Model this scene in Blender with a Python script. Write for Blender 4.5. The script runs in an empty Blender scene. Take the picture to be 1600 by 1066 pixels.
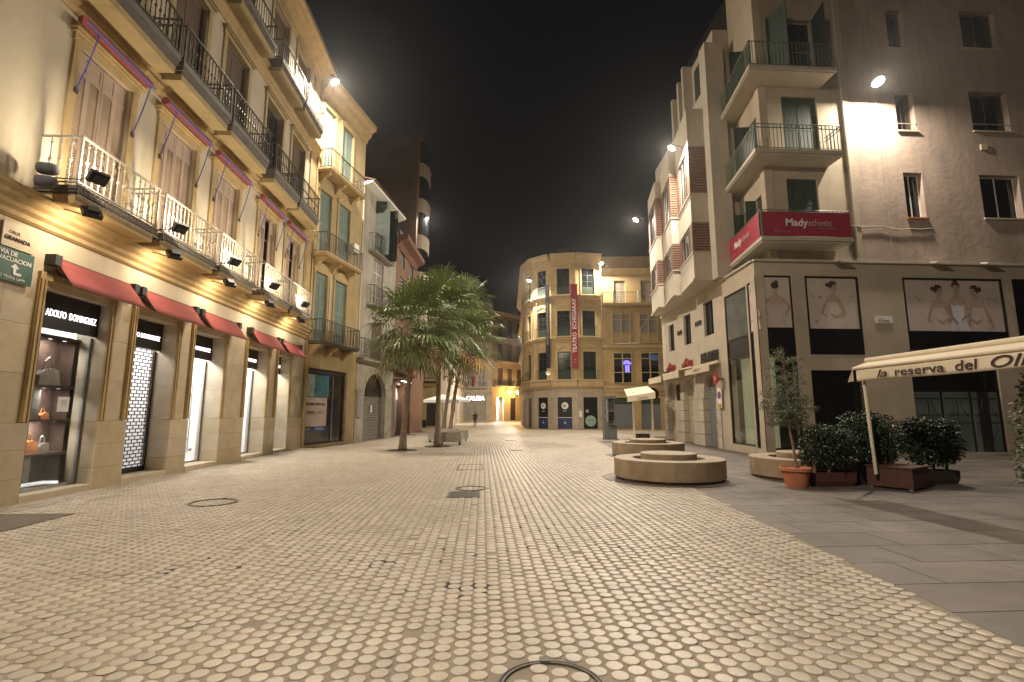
import bpy, math, random
import numpy as np
from mathutils import Vector, Matrix
random.seed(7); rng = np.random.default_rng(7)
PI = math.pi
scene = bpy.context.scene
COL = scene.collection

# ------------------------------------------------------------------ camera
TILT = math.atan((645-533)/780.0); YAW = 0.05957
cam_d = bpy.data.cameras.new('camera'); cam = bpy.data.objects.new('camera', cam_d); COL.objects.link(cam)
cam_d.sensor_width = 36; cam_d.sensor_fit = 'HORIZONTAL'; cam_d.lens = 36*780.0/1600; cam_d.clip_end = 600; cam_d.clip_start = 0.05
cam.location = (0, 0, 1.6); cam.rotation_euler = (PI/2+TILT, 0, -YAW)
scene.camera = cam
# ------------------------------------------------------------------ world: city night sky
world = bpy.data.worlds.new('World'); scene.world = world; world.use_nodes = True
wn = world.node_tree; bgn = wn.nodes['Background']
bgn.inputs[0].default_value = (0.82, 0.86, 1.0, 1); bgn.inputs[1].default_value = 0.0048
scene.view_settings.view_transform = 'Standard'; scene.view_settings.look = 'None'
scene.view_settings.exposure = 0.0; scene.view_settings.gamma = 1.0
scene.render.engine = 'CYCLES'
cy = scene.cycles
cy.use_denoising = True; cy.max_bounces = 6; cy.diffuse_bounces = 3; cy.glossy_bounces = 3; cy.transmission_bounces = 4
cy.transparent_max_bounces = 12; cy.sample_clamp_indirect = 4.0; cy.caustics_reflective = False; cy.caustics_refractive = False
try: cy.use_light_tree = True
except Exception: pass

FLOOD = (1.0, 0.87, 0.70); WARM = (1.0, 0.80, 0.54); COOL = (1.0, 0.97, 0.95)
# power in watts of the wall floodlights (positions in the builder calls further down)
P_RIGHT, P_SIDE, P_LEFT, P_FAR, P_THEATRE = 1250, 1600, 2900, 1700, 1800
P_UP, P_DOWN, P_SHOP = 74, 34, 110

# ------------------------------------------------------------------ materials
MATS = {}
def mat(name, col, rough=0.8, var=0.12, scale=1.5, bump=0.15, bscale=40, metal=0.0, emit=0, island=0.0, col2=None, spec=None, stain=0.0, alpha=None):
    if name in MATS: return MATS[name]
    m = bpy.data.materials.new(name); m.use_nodes = True; MATS[name] = m
    nt = m.node_tree; b = nt.nodes['Principled BSDF']; L = nt.links.new
    b.inputs['Roughness'].default_value = rough; b.inputs['Metallic'].default_value = metal
    if spec is not None: b.inputs['Specular IOR Level'].default_value = spec
    c = (*col, 1)
    b.inputs['Base Color'].default_value = c
    geo = nt.nodes.new('ShaderNodeNewGeometry')
    if var > 0 or col2:
        n = nt.nodes.new('ShaderNodeTexNoise'); n.inputs['Scale'].default_value = scale; n.inputs['Detail'].default_value = 6; n.inputs['Roughness'].default_value = 0.65
        L(geo.outputs['Position'], n.inputs['Vector'])
        r = nt.nodes.new('ShaderNodeMapRange'); r.inputs[1].default_value = 0.3; r.inputs[2].default_value = 0.7
        L(n.outputs[0], r.inputs[0])
        mix = nt.nodes.new('ShaderNodeMix'); mix.data_type = 'RGBA'
        lo = col2 if col2 else tuple(x*(1-var) for x in col); hi = col if col2 else tuple(min(1, x*(1+var)) for x in col)
        mix.inputs[6].default_value = (*lo, 1); mix.inputs[7].default_value = (*hi, 1)
        L(r.outputs[0], mix.inputs[0]); out = mix.outputs[2]
        if stain > 0:
            mp = nt.nodes.new('ShaderNodeMapping'); mp.inputs['Scale'].default_value = (3.0, 3.0, 0.35); L(geo.outputs['Position'], mp.inputs[0])
            n2 = nt.nodes.new('ShaderNodeTexNoise'); n2.inputs['Scale'].default_value = 1.0; n2.inputs['Detail'].default_value = 8; n2.inputs['Roughness'].default_value = 0.7
            L(mp.outputs[0], n2.inputs['Vector'])
            r2 = nt.nodes.new('ShaderNodeMapRange'); r2.inputs[1].default_value = 0.5; r2.inputs[2].default_value = 0.78; r2.inputs[4].default_value = stain
            L(n2.outputs[0], r2.inputs[0])
            mx = nt.nodes.new('ShaderNodeMix'); mx.data_type = 'RGBA'; mx.inputs[7].default_value = (*[x*0.45 for x in col], 1)
            L(r2.outputs[0], mx.inputs[0]); L(out, mx.inputs[6]); out = mx.outputs[2]
        if island > 0:
            hs = nt.nodes.new('ShaderNodeHueSaturation'); mr = nt.nodes.new('ShaderNodeMapRange')
            mr.inputs[3].default_value = 1-island; mr.inputs[4].default_value = 1+island
            oi = nt.nodes.new('ShaderNodeObjectInfo'); sm = nt.nodes.new('ShaderNodeMath'); sm.operation = 'ADD'; L(geo.outputs['Random Per Island'], sm.inputs[0]); L(oi.outputs['Random'], sm.inputs[1])
            fr_ = nt.nodes.new('ShaderNodeMath'); fr_.operation = 'FRACT'; L(sm.outputs[0], fr_.inputs[0]); L(fr_.outputs[0], mr.inputs[0]); L(mr.outputs[0], hs.inputs['Value'])
            ms = nt.nodes.new('ShaderNodeMapRange'); ms.inputs[3].default_value = 0.82; ms.inputs[4].default_value = 1.15
            mth = nt.nodes.new('ShaderNodeMath'); mth.operation = 'FRACT'; mul = nt.nodes.new('ShaderNodeMath'); mul.operation = 'MULTIPLY'; mul.inputs[1].default_value = 17.3
            L(fr_.outputs[0], mul.inputs[0]); L(mul.outputs[0], mth.inputs[0]); L(mth.outputs[0], ms.inputs[0]); L(ms.outputs[0], hs.inputs['Saturation'])
            L(out, hs.inputs['Color']); out = hs.outputs[0]
        L(out, b.inputs['Base Color'])
    if bump > 0:
        nb = nt.nodes.new('ShaderNodeTexNoise'); nb.inputs['Scale'].default_value = bscale; nb.inputs['Detail'].default_value = 4
        L(geo.outputs['Position'], nb.inputs['Vector'])
        bp = nt.nodes.new('ShaderNodeBump'); bp.inputs['Strength'].default_value = bump; bp.inputs['Distance'].default_value = 0.02
        L(nb.outputs[0], bp.inputs['Height']); L(bp.outputs[0], b.inputs['Normal'])
    if emit > 0:
        b.inputs['Emission Color'].default_value = c; b.inputs['Emission Strength'].default_value = emit
    return m
def glass_mat(name, tint=(0.9, 0.95, 0.95), refl=0.12, rough=0.03):
    if name in MATS: return MATS[name]
    m = bpy.data.materials.new(name); m.use_nodes = True; MATS[name] = m; nt = m.node_tree
    for n in list(nt.nodes): nt.nodes.remove(n)
    o = nt.nodes.new('ShaderNodeOutputMaterial'); t = nt.nodes.new('ShaderNodeBsdfTransparent'); g = nt.nodes.new('ShaderNodeBsdfGlossy')
    t.inputs[0].default_value = (*tint, 1); g.inputs['Roughness'].default_value = rough
    lw = nt.nodes.new('ShaderNodeLayerWeight'); lw.inputs[0].default_value = 0.5
    pw = nt.nodes.new('ShaderNodeMath'); pw.operation = 'POWER'; pw.inputs[1].default_value = 4.0; nt.links.new(lw.outputs[1], pw.inputs[0])
    ad = nt.nodes.new('ShaderNodeMath'); ad.operation = 'MULTIPLY_ADD'; ad.inputs[1].default_value = 0.6; ad.inputs[2].default_value = refl*.5; nt.links.new(pw.outputs[0], ad.inputs[0])
    mx = nt.nodes.new('ShaderNodeMixShader'); nt.links.new(ad.outputs[0], mx.inputs[0]); nt.links.new(t.outputs[0], mx.inputs[1]); nt.links.new(g.outputs[0], mx.inputs[2]); nt.links.new(mx.outputs[0], o.inputs[0])
    return m
M = dict(
 cream=mat('cream_render', (0.54, 0.47, 0.36), 0.85, 0.10, 0.8, 0.25, 25, stain=0.35),
 ochre=mat('ochre_moulding', (0.44, 0.315, 0.15), 0.75, 0.14, 3, 0.12, 30, stain=0.3),
 yellow=mat('yellow_render', (0.41, 0.315, 0.16), 0.85, 0.16, 0.9, 0.3, 25, stain=0.5),
 stone=mat('limestone_cladding', (0.50, 0.41, 0.28), 0.55, 0.14, 2.2, 0.12, 30, island=0.07),
 sill=mat('limestone_sill', (0.55, 0.46, 0.33), 0.5, 0.12, 3, 0.1, 30),
 shutter=mat('brown_shutter_paint', (0.40, 0.295, 0.22), 0.6, 0.1, 4, 0.06, 60),
 shutdark=mat('dark_brown_shutter', (0.13, 0.085, 0.055), 0.65, 0.15, 4, 0.06, 60),
 shutgreen=mat('grey_green_shutter', (0.17, 0.24, 0.21), 0.65, 0.15, 4, 0.05, 60),
 dkgreen=mat('dark_green_shutter', (0.03, 0.05, 0.037), 0.6, 0.2, 4, 0.05, 60),
 iron=mat('wrought_iron', (0.085, 0.075, 0.063), 0.5, 0.3, 8, 0.05, 60, metal=0.3),
 paleiron=mat('pale_iron', (0.36, 0.33, 0.28), 0.5, 0.15, 8, 0.05, 60),
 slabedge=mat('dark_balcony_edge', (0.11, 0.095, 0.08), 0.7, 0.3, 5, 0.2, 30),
 redawn=mat('red_awning_fabric', (0.27, 0.066, 0.066), 0.9, 0.05, 1, 0.05, 80),
 blue=mat('blue_metal', (0.10, 0.10, 0.38), 0.45, 0.1, 5, 0),
 black=mat('black_board', (0.012, 0.012, 0.013), 0.35, 0.2, 5, 0),
 darkmetal=mat('dark_metal', (0.03, 0.03, 0.03), 0.45, 0.2, 6, 0.03, 40, metal=0.4),
 steel=mat('brushed_steel', (0.45, 0.44, 0.42), 0.35, 0.1, 6, 0.02, 40, metal=0.9),
 alu=mat('grey_aluminium', (0.36, 0.36, 0.35), 0.45, 0.1, 5, 0.03, 30, metal=0.5),
 white=mat('white_paint', (0.80, 0.79, 0.76), 0.6, 0.05, 3, 0.03, 30),
 paper=mat('white_paper', (0.8, 0.79, 0.77), 0.7, 0.03, 3, 0),
 darkglass=mat('dark_window_glass', (0.014, 0.016, 0.018), 0.08, 0.2, 2, 0.015, 3, spec=0.7),
 darkroom=mat('dark_interior', (0.02, 0.018, 0.016), 0.9, 0.2, 2, 0),
 curtain=mat('pale_curtain', (0.28, 0.26, 0.23), 0.9, 0.2, 6, 0.1, 20),
 beige=mat('beige_render', (0.46, 0.385, 0.285), 0.85, 0.12, 0.9, 0.3, 22, stain=0.35),
 pink=mat('rosy_render', (0.42, 0.33, 0.27), 0.88, 0.18, 0.6, 0.5, 5, stain=0.55),
 bay=mat('pale_bay_render', (0.50, 0.44, 0.35), 0.8, 0.1, 1.1, 0.2, 25, stain=0.4),
 base=mat('pale_stone_front', (0.50, 0.42, 0.325), 0.6, 0.12, 1.4, 0.1, 30, stain=0.15),
 soffit=mat('soffit_paint', (0.48, 0.43, 0.35), 0.8, 0.12, 1.1, 0.2, 25),
 brick=mat('red_brick_course', (0.21, 0.12, 0.08), 0.85, 0.25, 6, 0.3, 40),
 greenrail=mat('green_grey_railing', (0.13, 0.16, 0.12), 0.5, 0.2, 6, 0.04, 40),
 magenta=mat('crimson_banner', (0.33, 0.02, 0.045), 0.7, 0.1, 2, 0.15, 4),
 greywall=mat('grey_render', (0.38, 0.35, 0.295), 0.9, 0.18, 0.9, 0.35, 25, stain=0.6),
 oldstone=mat('old_grey_stone', (0.34, 0.31, 0.25), 0.9, 0.25, 1.8, 0.4, 25, stain=0.6),
 redwall=mat('brick_red_render', (0.20, 0.105, 0.055), 0.88, 0.15, 0.9, 0.25, 25, stain=0.4),
 redtrim=mat('dark_red_moulding', (0.17, 0.06, 0.035), 0.8, 0.15, 2, 0.1, 30),
 theatre=mat('theatre_render', (0.50, 0.36, 0.175), 0.85, 0.15, 0.8, 0.25, 25, stain=0.45),
 theatretrim=mat('theatre_moulding', (0.52, 0.405, 0.235), 0.8, 0.13, 2, 0.15, 30, stain=0.3),
 theatrebase=mat('theatre_stone_base', (0.42, 0.36, 0.28), 0.7, 0.15, 2, 0.15, 30, stain=0.3),
 far=mat('far_render', (0.50, 0.43, 0.33), 0.9, 0.15, 0.7, 0.2, 10, stain=0.5),
 farorange=mat('far_orange_render', (0.52, 0.38, 0.20), 0.9, 0.15, 0.7, 0.2, 10, stain=0.5),
 cap=mat('roof_tile_clay', (0.26, 0.14, 0.085), 0.85, 0.3, 4, 0.3, 20, island=0.2),
 concrete=mat('bench_concrete', (0.29, 0.215, 0.135), 0.6, 0.28, 1.8, 0.25, 45, stain=0.6),
 slab=mat('grey_slab', (0.125, 0.103, 0.09), 0.55, 0.35, 1.0, 0.15, 60, island=0.14, stain=0.6),
 terracotta=mat('terracotta', (0.42, 0.15, 0.07), 0.8, 0.12, 5, 0.1, 40),
 planter=mat('maroon_planter', (0.085, 0.032, 0.025), 0.6, 0.2, 4, 0.05, 40),
 darkplanter=mat('dark_planter', (0.035, 0.028, 0.025), 0.6, 0.2, 4, 0.05, 40),
 soil=mat('soil', (0.05, 0.035, 0.025), 0.95, 0.3, 20, 0.6, 40),
 canvas=mat('cream_canvas', (0.62, 0.53, 0.39), 0.85, 0.07, 2, 0.1, 12),
 polecream=mat('cream_pole_paint', (0.60, 0.54, 0.42), 0.5, 0.06, 4, 0),
 ink=mat('dark_brown_ink', (0.035, 0.015, 0.015), 0.8, 0, 1, 0),
 redink=mat('red_letters', (0.32, 0.025, 0.025), 0.6, 0.1, 3, 0),
 greyink=mat('grey_ink', (0.30, 0.29, 0.29), 0.7, 0, 1, 0),
 whiteink=mat('white_ink', (0.78, 0.76, 0.74), 0.6, 0, 1, 0),
 rollgrey=mat('grey_roller_shutter', (0.24, 0.25, 0.26), 0.5, 0.12, 3, 0.05, 30, metal=0.3, stain=0.4),
 rollbrown=mat('brown_roller_shutter', (0.17, 0.15, 0.125), 0.6, 0.15, 3, 0.05, 30, stain=0.4),
 rollcream=mat('cream_roller_shutter', (0.42, 0.37, 0.28), 0.6, 0.12, 3, 0.05, 30, stain=0.3),
 signgreen=mat('green_sign_face', (0.012, 0.085, 0.055), 0.4, 0.1, 3, 0),
 litwhite=mat('lit_white_letters', (1, 0.97, 0.95), 0.5, 0, 1, 0, emit=3.2),
 lens=mat('floodlight_lens', (1.0, 0.93, 0.80), 0.5, 0, 1, 0, emit=60),
 orangelens=mat('sodium_lens', (1.0, 0.60, 0.20), 0.5, 0, 1, 0, emit=40),
 uplens=mat('uplight_lens', (1.0, 0.85, 0.6), 0.5, 0, 1, 0, emit=3),
 shopwall=mat('shop_white_wall', (0.85, 0.84, 0.84), 0.6, 0, 1, 0),
 shelfwood=mat('dark_shelf_wood', (0.085, 0.05, 0.035), 0.5, 0.25, 6, 0.05, 40),
 striplight=mat('light_strip', (1, 0.98, 1.0), 0.5, 0, 1, 0, emit=5),
 silverbag=mat('silver_leather', (0.55, 0.5, 0.45), 0.25, 0.2, 8, 0.4, 12, metal=0.8),
 orangebag=mat('orange_leather', (0.6, 0.22, 0.07), 0.5, 0.15, 8, 0.1, 30),
 trunk=mat('palm_bark', (0.22, 0.165, 0.12), 0.95, 0.3, 6, 0.8, 22, stain=0.3),
 bark=mat('thin_bark', (0.20, 0.14, 0.09), 0.95, 0.3, 12, 0.5, 40),
 palmleaf=mat('palm_leaf', (0.155, 0.20, 0.065), 0.5, 0.3, 1.2, 0, island=0.35),
 palmdry=mat('dry_palm_leaf', (0.30, 0.17, 0.06), 0.8, 0.25, 2, 0, island=0.25),
 ficus=mat('ficus_leaf', (0.026, 0.046, 0.022), 0.42, 0.25, 3, 0, island=0.5, spec=0.45),
 olive=mat('olive_leaf', (0.11, 0.125, 0.065), 0.5, 0.2, 3, 0, island=0.35),
 mesh=mat('poster_ground', (0.60, 0.51, 0.45), 0.6, 0.10, 1.1, 0),
 pskin=mat('printed_skin', (0.50, 0.365, 0.29), 0.6, 0.08, 3, 0),
 pskin2=mat('printed_skin_shade', (0.45, 0.315, 0.25), 0.6, 0.08, 3, 0),
 pdress=mat('printed_dress', (0.60, 0.50, 0.45), 0.6, 0.10, 4, 0),
 pdress2=mat('printed_dress_pale', (0.68, 0.64, 0.66), 0.6, 0.10, 4, 0),
 phair=mat('printed_hair', (0.07, 0.045, 0.03), 0.6, 0.2, 6, 0),
 pflower=mat('printed_blossom', (0.40, 0.24, 0.19), 0.6, 0.3, 6, 0),
 window_lit=mat('glowing_blind', (0.34, 0.33, 0.2), 0.6, 0.25, 1.3, 0, emit=0.55),  # blind glows by itself in place of dim room light
 bluelight=mat('blue_fan_light', (0.2, 0.16, 1.0), 0.5, 0, 1, 0, emit=2.2),
 navy=mat('navy_panel', (0.02, 0.035, 0.11), 0.4, 0.1, 3, 0),
 teal=mat('teal_poster', (0.05, 0.16, 0.20), 0.4, 0.3, 4, 0),
 paleteal=mat('pale_teal_poster', (0.30, 0.42, 0.38), 0.5, 0.2, 4, 0),
 greenlabel=mat('pale_green_disc', (0.30, 0.45, 0.36), 0.5, 0.1, 4, 0),
 signblue=mat('blue_plate', (0.06, 0.12, 0.36), 0.4, 0.1, 3, 0),
 kiosk=mat('grey_kiosk', (0.16, 0.165, 0.165), 0.45, 0.15, 3, 0.03, 30, metal=0.3),
 cloth=mat('dark_clothing', (0.02, 0.02, 0.022), 0.9, 0.2, 12, 0.1, 30),
 skin=mat('skin', (0.42, 0.24, 0.17), 0.6, 0.05, 8, 0),
 hair=mat('brown_hair', (0.05, 0.03, 0.02), 0.7, 0.2, 20, 0),
 door=mat('dark_door', (0.035, 0.03, 0.025), 0.5, 0.2, 3, 0.05, 30),
 gateglass=mat('frosted_gate_glass', (0.13, 0.16, 0.155), 0.5, 0.2, 1.0, 0.1, 10),
 cable=mat('cable_black', (0.02, 0.02, 0.02), 0.6, 0, 1, 0),
 foam=mat('grey_foam', (0.10, 0.10, 0.11), 0.9, 0.2, 8, 0.1, 40),
 redflag=mat('red_cloth', (0.4, 0.04, 0.03), 0.8, 0.1, 5, 0),
)
GLASS = glass_mat('shop_glass', (0.95, 0.97, 0.97), 0.08)
GLASSDIM = glass_mat('tinted_glass', (0.84, 0.87, 0.84), 0.14)

# ------------------------------------------------------------------ mesh builder
class MB:
    def __init__(s): s.v = []; s.f = []
    def add(s, vs, fs):
        k = len(s.v); s.v += [tuple(v) for v in vs]; s.f += [tuple(i+k for i in f) for f in fs]; return s
    def box(s, x0, x1, y0, y1, z0, z1):
        if x0 > x1: x0, x1 = x1, x0
        if y0 > y1: y0, y1 = y1, y0
        if z0 > z1: z0, z1 = z1, z0
        return s.add([(x0,y0,z0),(x1,y0,z0),(x1,y1,z0),(x0,y1,z0),(x0,y0,z1),(x1,y0,z1),(x1,y1,z1),(x0,y1,z1)],
              [(0,3,2,1),(4,5,6,7),(0,1,5,4),(1,2,6,5),(2,3,7,6),(3,0,4,7)])
    def quad(s, a, b, c, d): return s.add([a,b,c,d], [(0,1,2,3)])
    def tube(s, pts, r, n=6, cap=True):
        pts = [Vector(p) for p in pts]; m = len(pts); rs = r if isinstance(r, (list, tuple)) else [r]*m
        vs = []
        for i, p in enumerate(pts):
            d = (pts[min(i+1, m-1)]-pts[max(i-1, 0)]).normalized()
            a = d.cross(Vector((0,0,1)) if abs(d.z) < 0.9 else Vector((1,0,0))).normalized(); b = d.cross(a)
            vs += [p+(a*math.cos(2*PI*j/n)+b*math.sin(2*PI*j/n))*rs[i] for j in range(n)]
        fs = [(i*n+j, (i+1)*n+j, (i+1)*n+(j+1)%n, i*n+(j+1)%n) for i in range(m-1) for j in range(n)]
        if cap: fs += [tuple(range(n)), tuple(range((m-1)*n+n-1, (m-1)*n-1, -1))]
        return s.add(vs, fs)
    def lathe(s, prof, c=(0,0,0), n=24):
        vs = []; m = len(prof)
        for r, z in prof: vs += [(c[0]+r*math.cos(2*PI*j/n), c[1]+r*math.sin(2*PI*j/n), c[2]+z) for j in range(n)]
        return s.add(vs, [(i*n+j, i*n+(j+1)%n, (i+1)*n+(j+1)%n, (i+1)*n+j) for i in range(m-1) for j in range(n)])
    def prism_z(s, poly, z0, z1):
        n = len(poly); vs = [(x,y,z0) for x,y in poly]+[(x,y,z1) for x,y in poly]
        return s.add(vs, [tuple(range(n-1,-1,-1)), tuple(range(n,2*n))]+[(i,(i+1)%n,n+(i+1)%n,n+i) for i in range(n)])
    def prism_y(s, poly, y0, y1):   # poly in (x,z), y0 front
        n = len(poly); vs = [(x,y0,z) for x,z in poly]+[(x,y1,z) for x,z in poly]
        return s.add(vs, [tuple(range(n)), tuple(range(2*n-1,n-1,-1))]+[(i,n+i,n+(i+1)%n,(i+1)%n) for i in range(n)])
    def prism_x(s, poly, x0, x1):   # poly in (y,z)
        n = len(poly); vs = [(x0,y,z) for y,z in poly]+[(x1,y,z) for y,z in poly]
        return s.add(vs, [tuple(range(n)), tuple(range(2*n-1,n-1,-1))]+[(i,n+i,n+(i+1)%n,(i+1)%n) for i in range(n)])
    def grid(s, fn, nu, nv):
        vs = [fn(i/nu, j/nv) for j in range(nv+1) for i in range(nu+1)]; w = nu+1
        return s.add(vs, [(j*w+i, j*w+i+1, (j+1)*w+i+1, (j+1)*w+i) for j in range(nv) for i in range(nu)])
    def mesh(s, name, m, smooth=False):
        me = bpy.data.meshes.new(name); me.from_pydata(s.v, [], s.f); me.update()
        if m: me.materials.append(m)
        if smooth: me.shade_smooth()
        return me
    def build(s, name, m, parent=None, loc=(0,0,0), rot=(0,0,0), smooth=False, label=None):
        return link(name, s.mesh(name, m, smooth), parent, loc, rot, label)
def link(name, data, parent=None, loc=(0,0,0), rot=(0,0,0), label=None):
    o = bpy.data.objects.new(name, data); COL.objects.link(o)
    if parent: o.parent = parent
    o.location = loc; o.rotation_euler = rot
    if label: o['label'] = label
    return o
CACHE = {}
def cached(name, key, fn, m, parent, loc=(0,0,0), rot=(0,0,0), smooth=False, label=None):
    k = (name, key, m.name)
    if k not in CACHE: CACHE[k] = fn().mesh(name, m, smooth)
    return link(name, CACHE[k], parent, loc, rot, label)
def tag(o, label, cat, group=None, kind=None):
    if label: o['label'] = label
    if cat: o['category'] = cat
    if group: o['group'] = group
    if kind: o['kind'] = kind
    return o
class FR:   # facade frame: origin on the ground, x runs right when one faces the facade, y runs into it
    def __init__(s, x0, y0, x1, y1):
        s.o = Vector((x0, y0, 0)); d = Vector((x1-x0, y1-y0, 0)); s.len = d.length; s.a = math.atan2(d.y, d.x); s.ex = d.normalized(); s.ey = Vector((-s.ex.y, s.ex.x, 0))
    def w(s, x, y, z=0): return s.o+s.ex*x+s.ey*y+Vector((0, 0, z))
def thing(name, label, cat, loc=(0,0,0), rz=0, group=None):
    o = bpy.data.objects.new(name, None); COL.objects.link(o); o.location = loc; o.rotation_euler = (0, 0, rz); o.empty_display_size = 0.3
    return tag(o, label, cat, group)
def fthing(fr, name, label, cat, x=0, y=0, z=0, group=None): return thing(name, label, cat, fr.w(x, y, z), fr.a, group)
TEXTS = []; FIT = {}
def text(s, size, m, parent, loc, rot=(PI/2,0,0), bold=0.0, ext=0.004, align='CENTER', shear=0, spacing=1.0, sx=1.0, fitw=None):
    c = bpy.data.curves.new('lettering', 'FONT'); c.body = s; c.size = size; c.extrude = ext; c.offset = bold; c.align_x = align; c.align_y = 'CENTER'
    c.shear = shear; c.space_character = spacing; c.resolution_u = 3; c.materials.append(m)
    o = link('lettering', c, parent, loc, rot); o.scale = (sx, 1, 1); TEXTS.append(o); FIT[o.name] = fitw
    return o

# wall slab with openings: front face at y=0, thickness t inwards, reveals to depth d
def wall_mb(x0, x1, z0, z1, ops=(), t=0.35, mb=None):
    mb = mb or MB()
    xs = sorted({x0, x1, *[v for o in ops for v in o[:2]]}); zs = sorted({z0, z1, *[v for o in ops for v in o[2:4]]})
    xs = [v for v in xs if x0 <= v <= x1]; zs = [v for v in zs if z0 <= v <= z1]
    solid = {}
    for i in range(len(xs)-1):
        for j in range(len(zs)-1):
            cx, cz = (xs[i]+xs[i+1])/2, (zs[j]+zs[j+1])/2
            solid[i,j] = not any(o[0] < cx < o[1] and o[2] < cz < o[3] for o in ops)
    def add_quad(a,b,c,d): mb.add([a,b,c,d], [(0,1,2,3)])
    for (i,j), sl in solid.items():
        X0, X1, Z0, Z1 = xs[i], xs[i+1], zs[j], zs[j+1]
        if sl:
            add_quad((X0,0,Z0),(X1,0,Z0),(X1,0,Z1),(X0,0,Z1)); add_quad((X1,t,Z0),(X0,t,Z0),(X0,t,Z1),(X1,t,Z1))
            if not solid.get((i-1,j), False): add_quad((X0,t,Z0),(X0,0,Z0),(X0,0,Z1),(X0,t,Z1))
            if not solid.get((i+1,j), False): add_quad((X1,0,Z0),(X1,t,Z0),(X1,t,Z1),(X1,0,Z1))
            if not solid.get((i,j+1), False): add_quad((X0,0,Z1),(X1,0,Z1),(X1,t,Z1),(X0,t,Z1))
            if not solid.get((i,j-1), False): add_quad((X0,t,Z0),(X1,t,Z0),(X1,0,Z0),(X0,0,Z0))
    return mb
def mould_mb(x0, x1, prof):   # prof: list of (out, z); closes against the wall
    pts = [(-o, z) for o, z in prof]
    return MB().prism_x([(0.02, prof[0][1])]+pts+[(0.02, prof[-1][1])], x0, x1)
def back_volume(parent, x0, x1, y0, y1, z0, z1, m, name='building_core'):
    return MB().box(x0, x1, y0, y1, z0, z1).build(name, m, parent)
def louvre_leaf(w, h, nsplit=(0.02, 0.36, 0.40, 0.86, 0.90, 0.97), pitch=0.055):
    mb = MB(); f = 0.06
    mb.box(0, f, 0, 0.045, 0, h).box(w-f, w, 0, 0.045, 0, h)
    fr = [(0.0, 0.03), (0.35, 0.39), (0.84, 0.88), (0.97, 1.0)]
    for a, b in fr: mb.box(f, w-f, 0.002, 0.043, a*h, b*h)
    for a, b in [(0.03, 0.35), (0.39, 0.84)]:
        n = int((b-a)*h/pitch)
        for k in range(n):
            z = a*h+(k+0.5)*(b-a)*h/n
            mb.add([(f,0.006,z+0.010),(w-f,0.006,z+0.010),(w-f,0.036,z-0.016),(f,0.036,z-0.016)], [(0,1,2,3)])
    mb.box(f, w-f, 0.012, 0.03, 0.88*h, 0.97*h)
    return mb
def plain_leaf(w, h):
    mb = MB(); f = 0.05
    mb.box(0, f, 0, 0.04, 0, h).box(w-f, w, 0, 0.04, 0, h)
    for a, b in [(0, .05), (.47, .52), (.95, 1)]: mb.box(f, w-f, 0.002, 0.038, a*h, b*h)
    n = max(3, int(w*0.8/0.09))
    for k in range(n): mb.box(f+(w-2*f)*k/n+0.005, f+(w-2*f)*(k+1)/n-0.005, 0.012, 0.03, 0.05*h, 0.95*h)
    return mb
def frame_mb(w, h, bars=(1, 2), f=0.05, d=0.05):
    mb = MB().box(0, f, 0, d, 0, h).box(w-f, w, 0, d, 0, h).box(f, w-f, 0, d, 0, f).box(f, w-f, 0, d, h-f, h)
    for k in range(1, bars[0]+1):
        x = w*k/(bars[0]+1); mb.box(x-f*.4, x+f*.4, 0.002, d-0.002, f, h-f)
    for k in range(1, bars[1]+1):
        z = h*k/(bars[1]+1)
        for a in range(bars[0]+1):
            xa = w*a/(bars[0]+1)+(f if a == 0 else f*.4); xb = w*(a+1)/(bars[0]+1)-(f if a == bars[0] else f*.4)
            mb.box(xa, xb, 0.004, d-0.004, z-f*.35, z+f*.35)
    return mb
def window(parent, x, z, w, h, depth=0.16, fm=None, gm=None, bars=(1, 2), shutters=None, sm=None, name='window'):
    """window part (its frame), pane and shutters as sub-parts"""
    fm = fm or M['shutdark']; gm = gm or M['darkglass']
    o = cached(name, ('fr', round(w,2), round(h,2), bars), lambda: frame_mb(w, h, bars), fm, parent, (x, depth, z))
    cached('pane', ('pn', round(w,2), round(h,2)), lambda: MB().box(0.02, w-0.02, 0.02, 0.035, 0.02, h-0.02), gm, o)
    if shutters == 'open':
        for sx, rot in ((0.0, PI*0.93), (w, PI*0.07)):
            cached('shutter', ('pl', round(w/2,2), round(h,2)), lambda: plain_leaf(w/2, h), sm, o, (sx, -depth-0.03, 0), (0, 0, rot))
    elif shutters == 'ajar':
        for sx, rot in ((0.0, -PI*0.42), (w, -PI*0.56)):
            cached('shutter', ('pl', round(w/2,2), round(h,2)), lambda: plain_leaf(w/2, h), sm, o, (sx, -depth, 0), (0, 0, rot))
    elif shutters == 'closed':
        for k in (0, 1): cached('shutter', ('pc', round(w/2,2), round(h,2)), lambda: plain_leaf(w/2-0.004, h), sm, o, (k*w/2, -0.07, 0))
    return o
def baluster_mb(h, r=0.0145, fancy=True):
    if not fancy: return MB().box(-r, r, -r, r, 0, h)
    return MB().lathe([(r*.9,0),(r*.9,h*.12),(r*2.1,h*.15),(r*.9,h*.18),(r*.8,h*.42),(r*1.6,h*.47),(r*2.5,h*.5),(r*1.6,h*.53),(r*.8,h*.58),(r*.8,h*.85),(r*1.8,h*.88),(r*.9,h*.91),(r*.9,h)], n=6)
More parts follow.
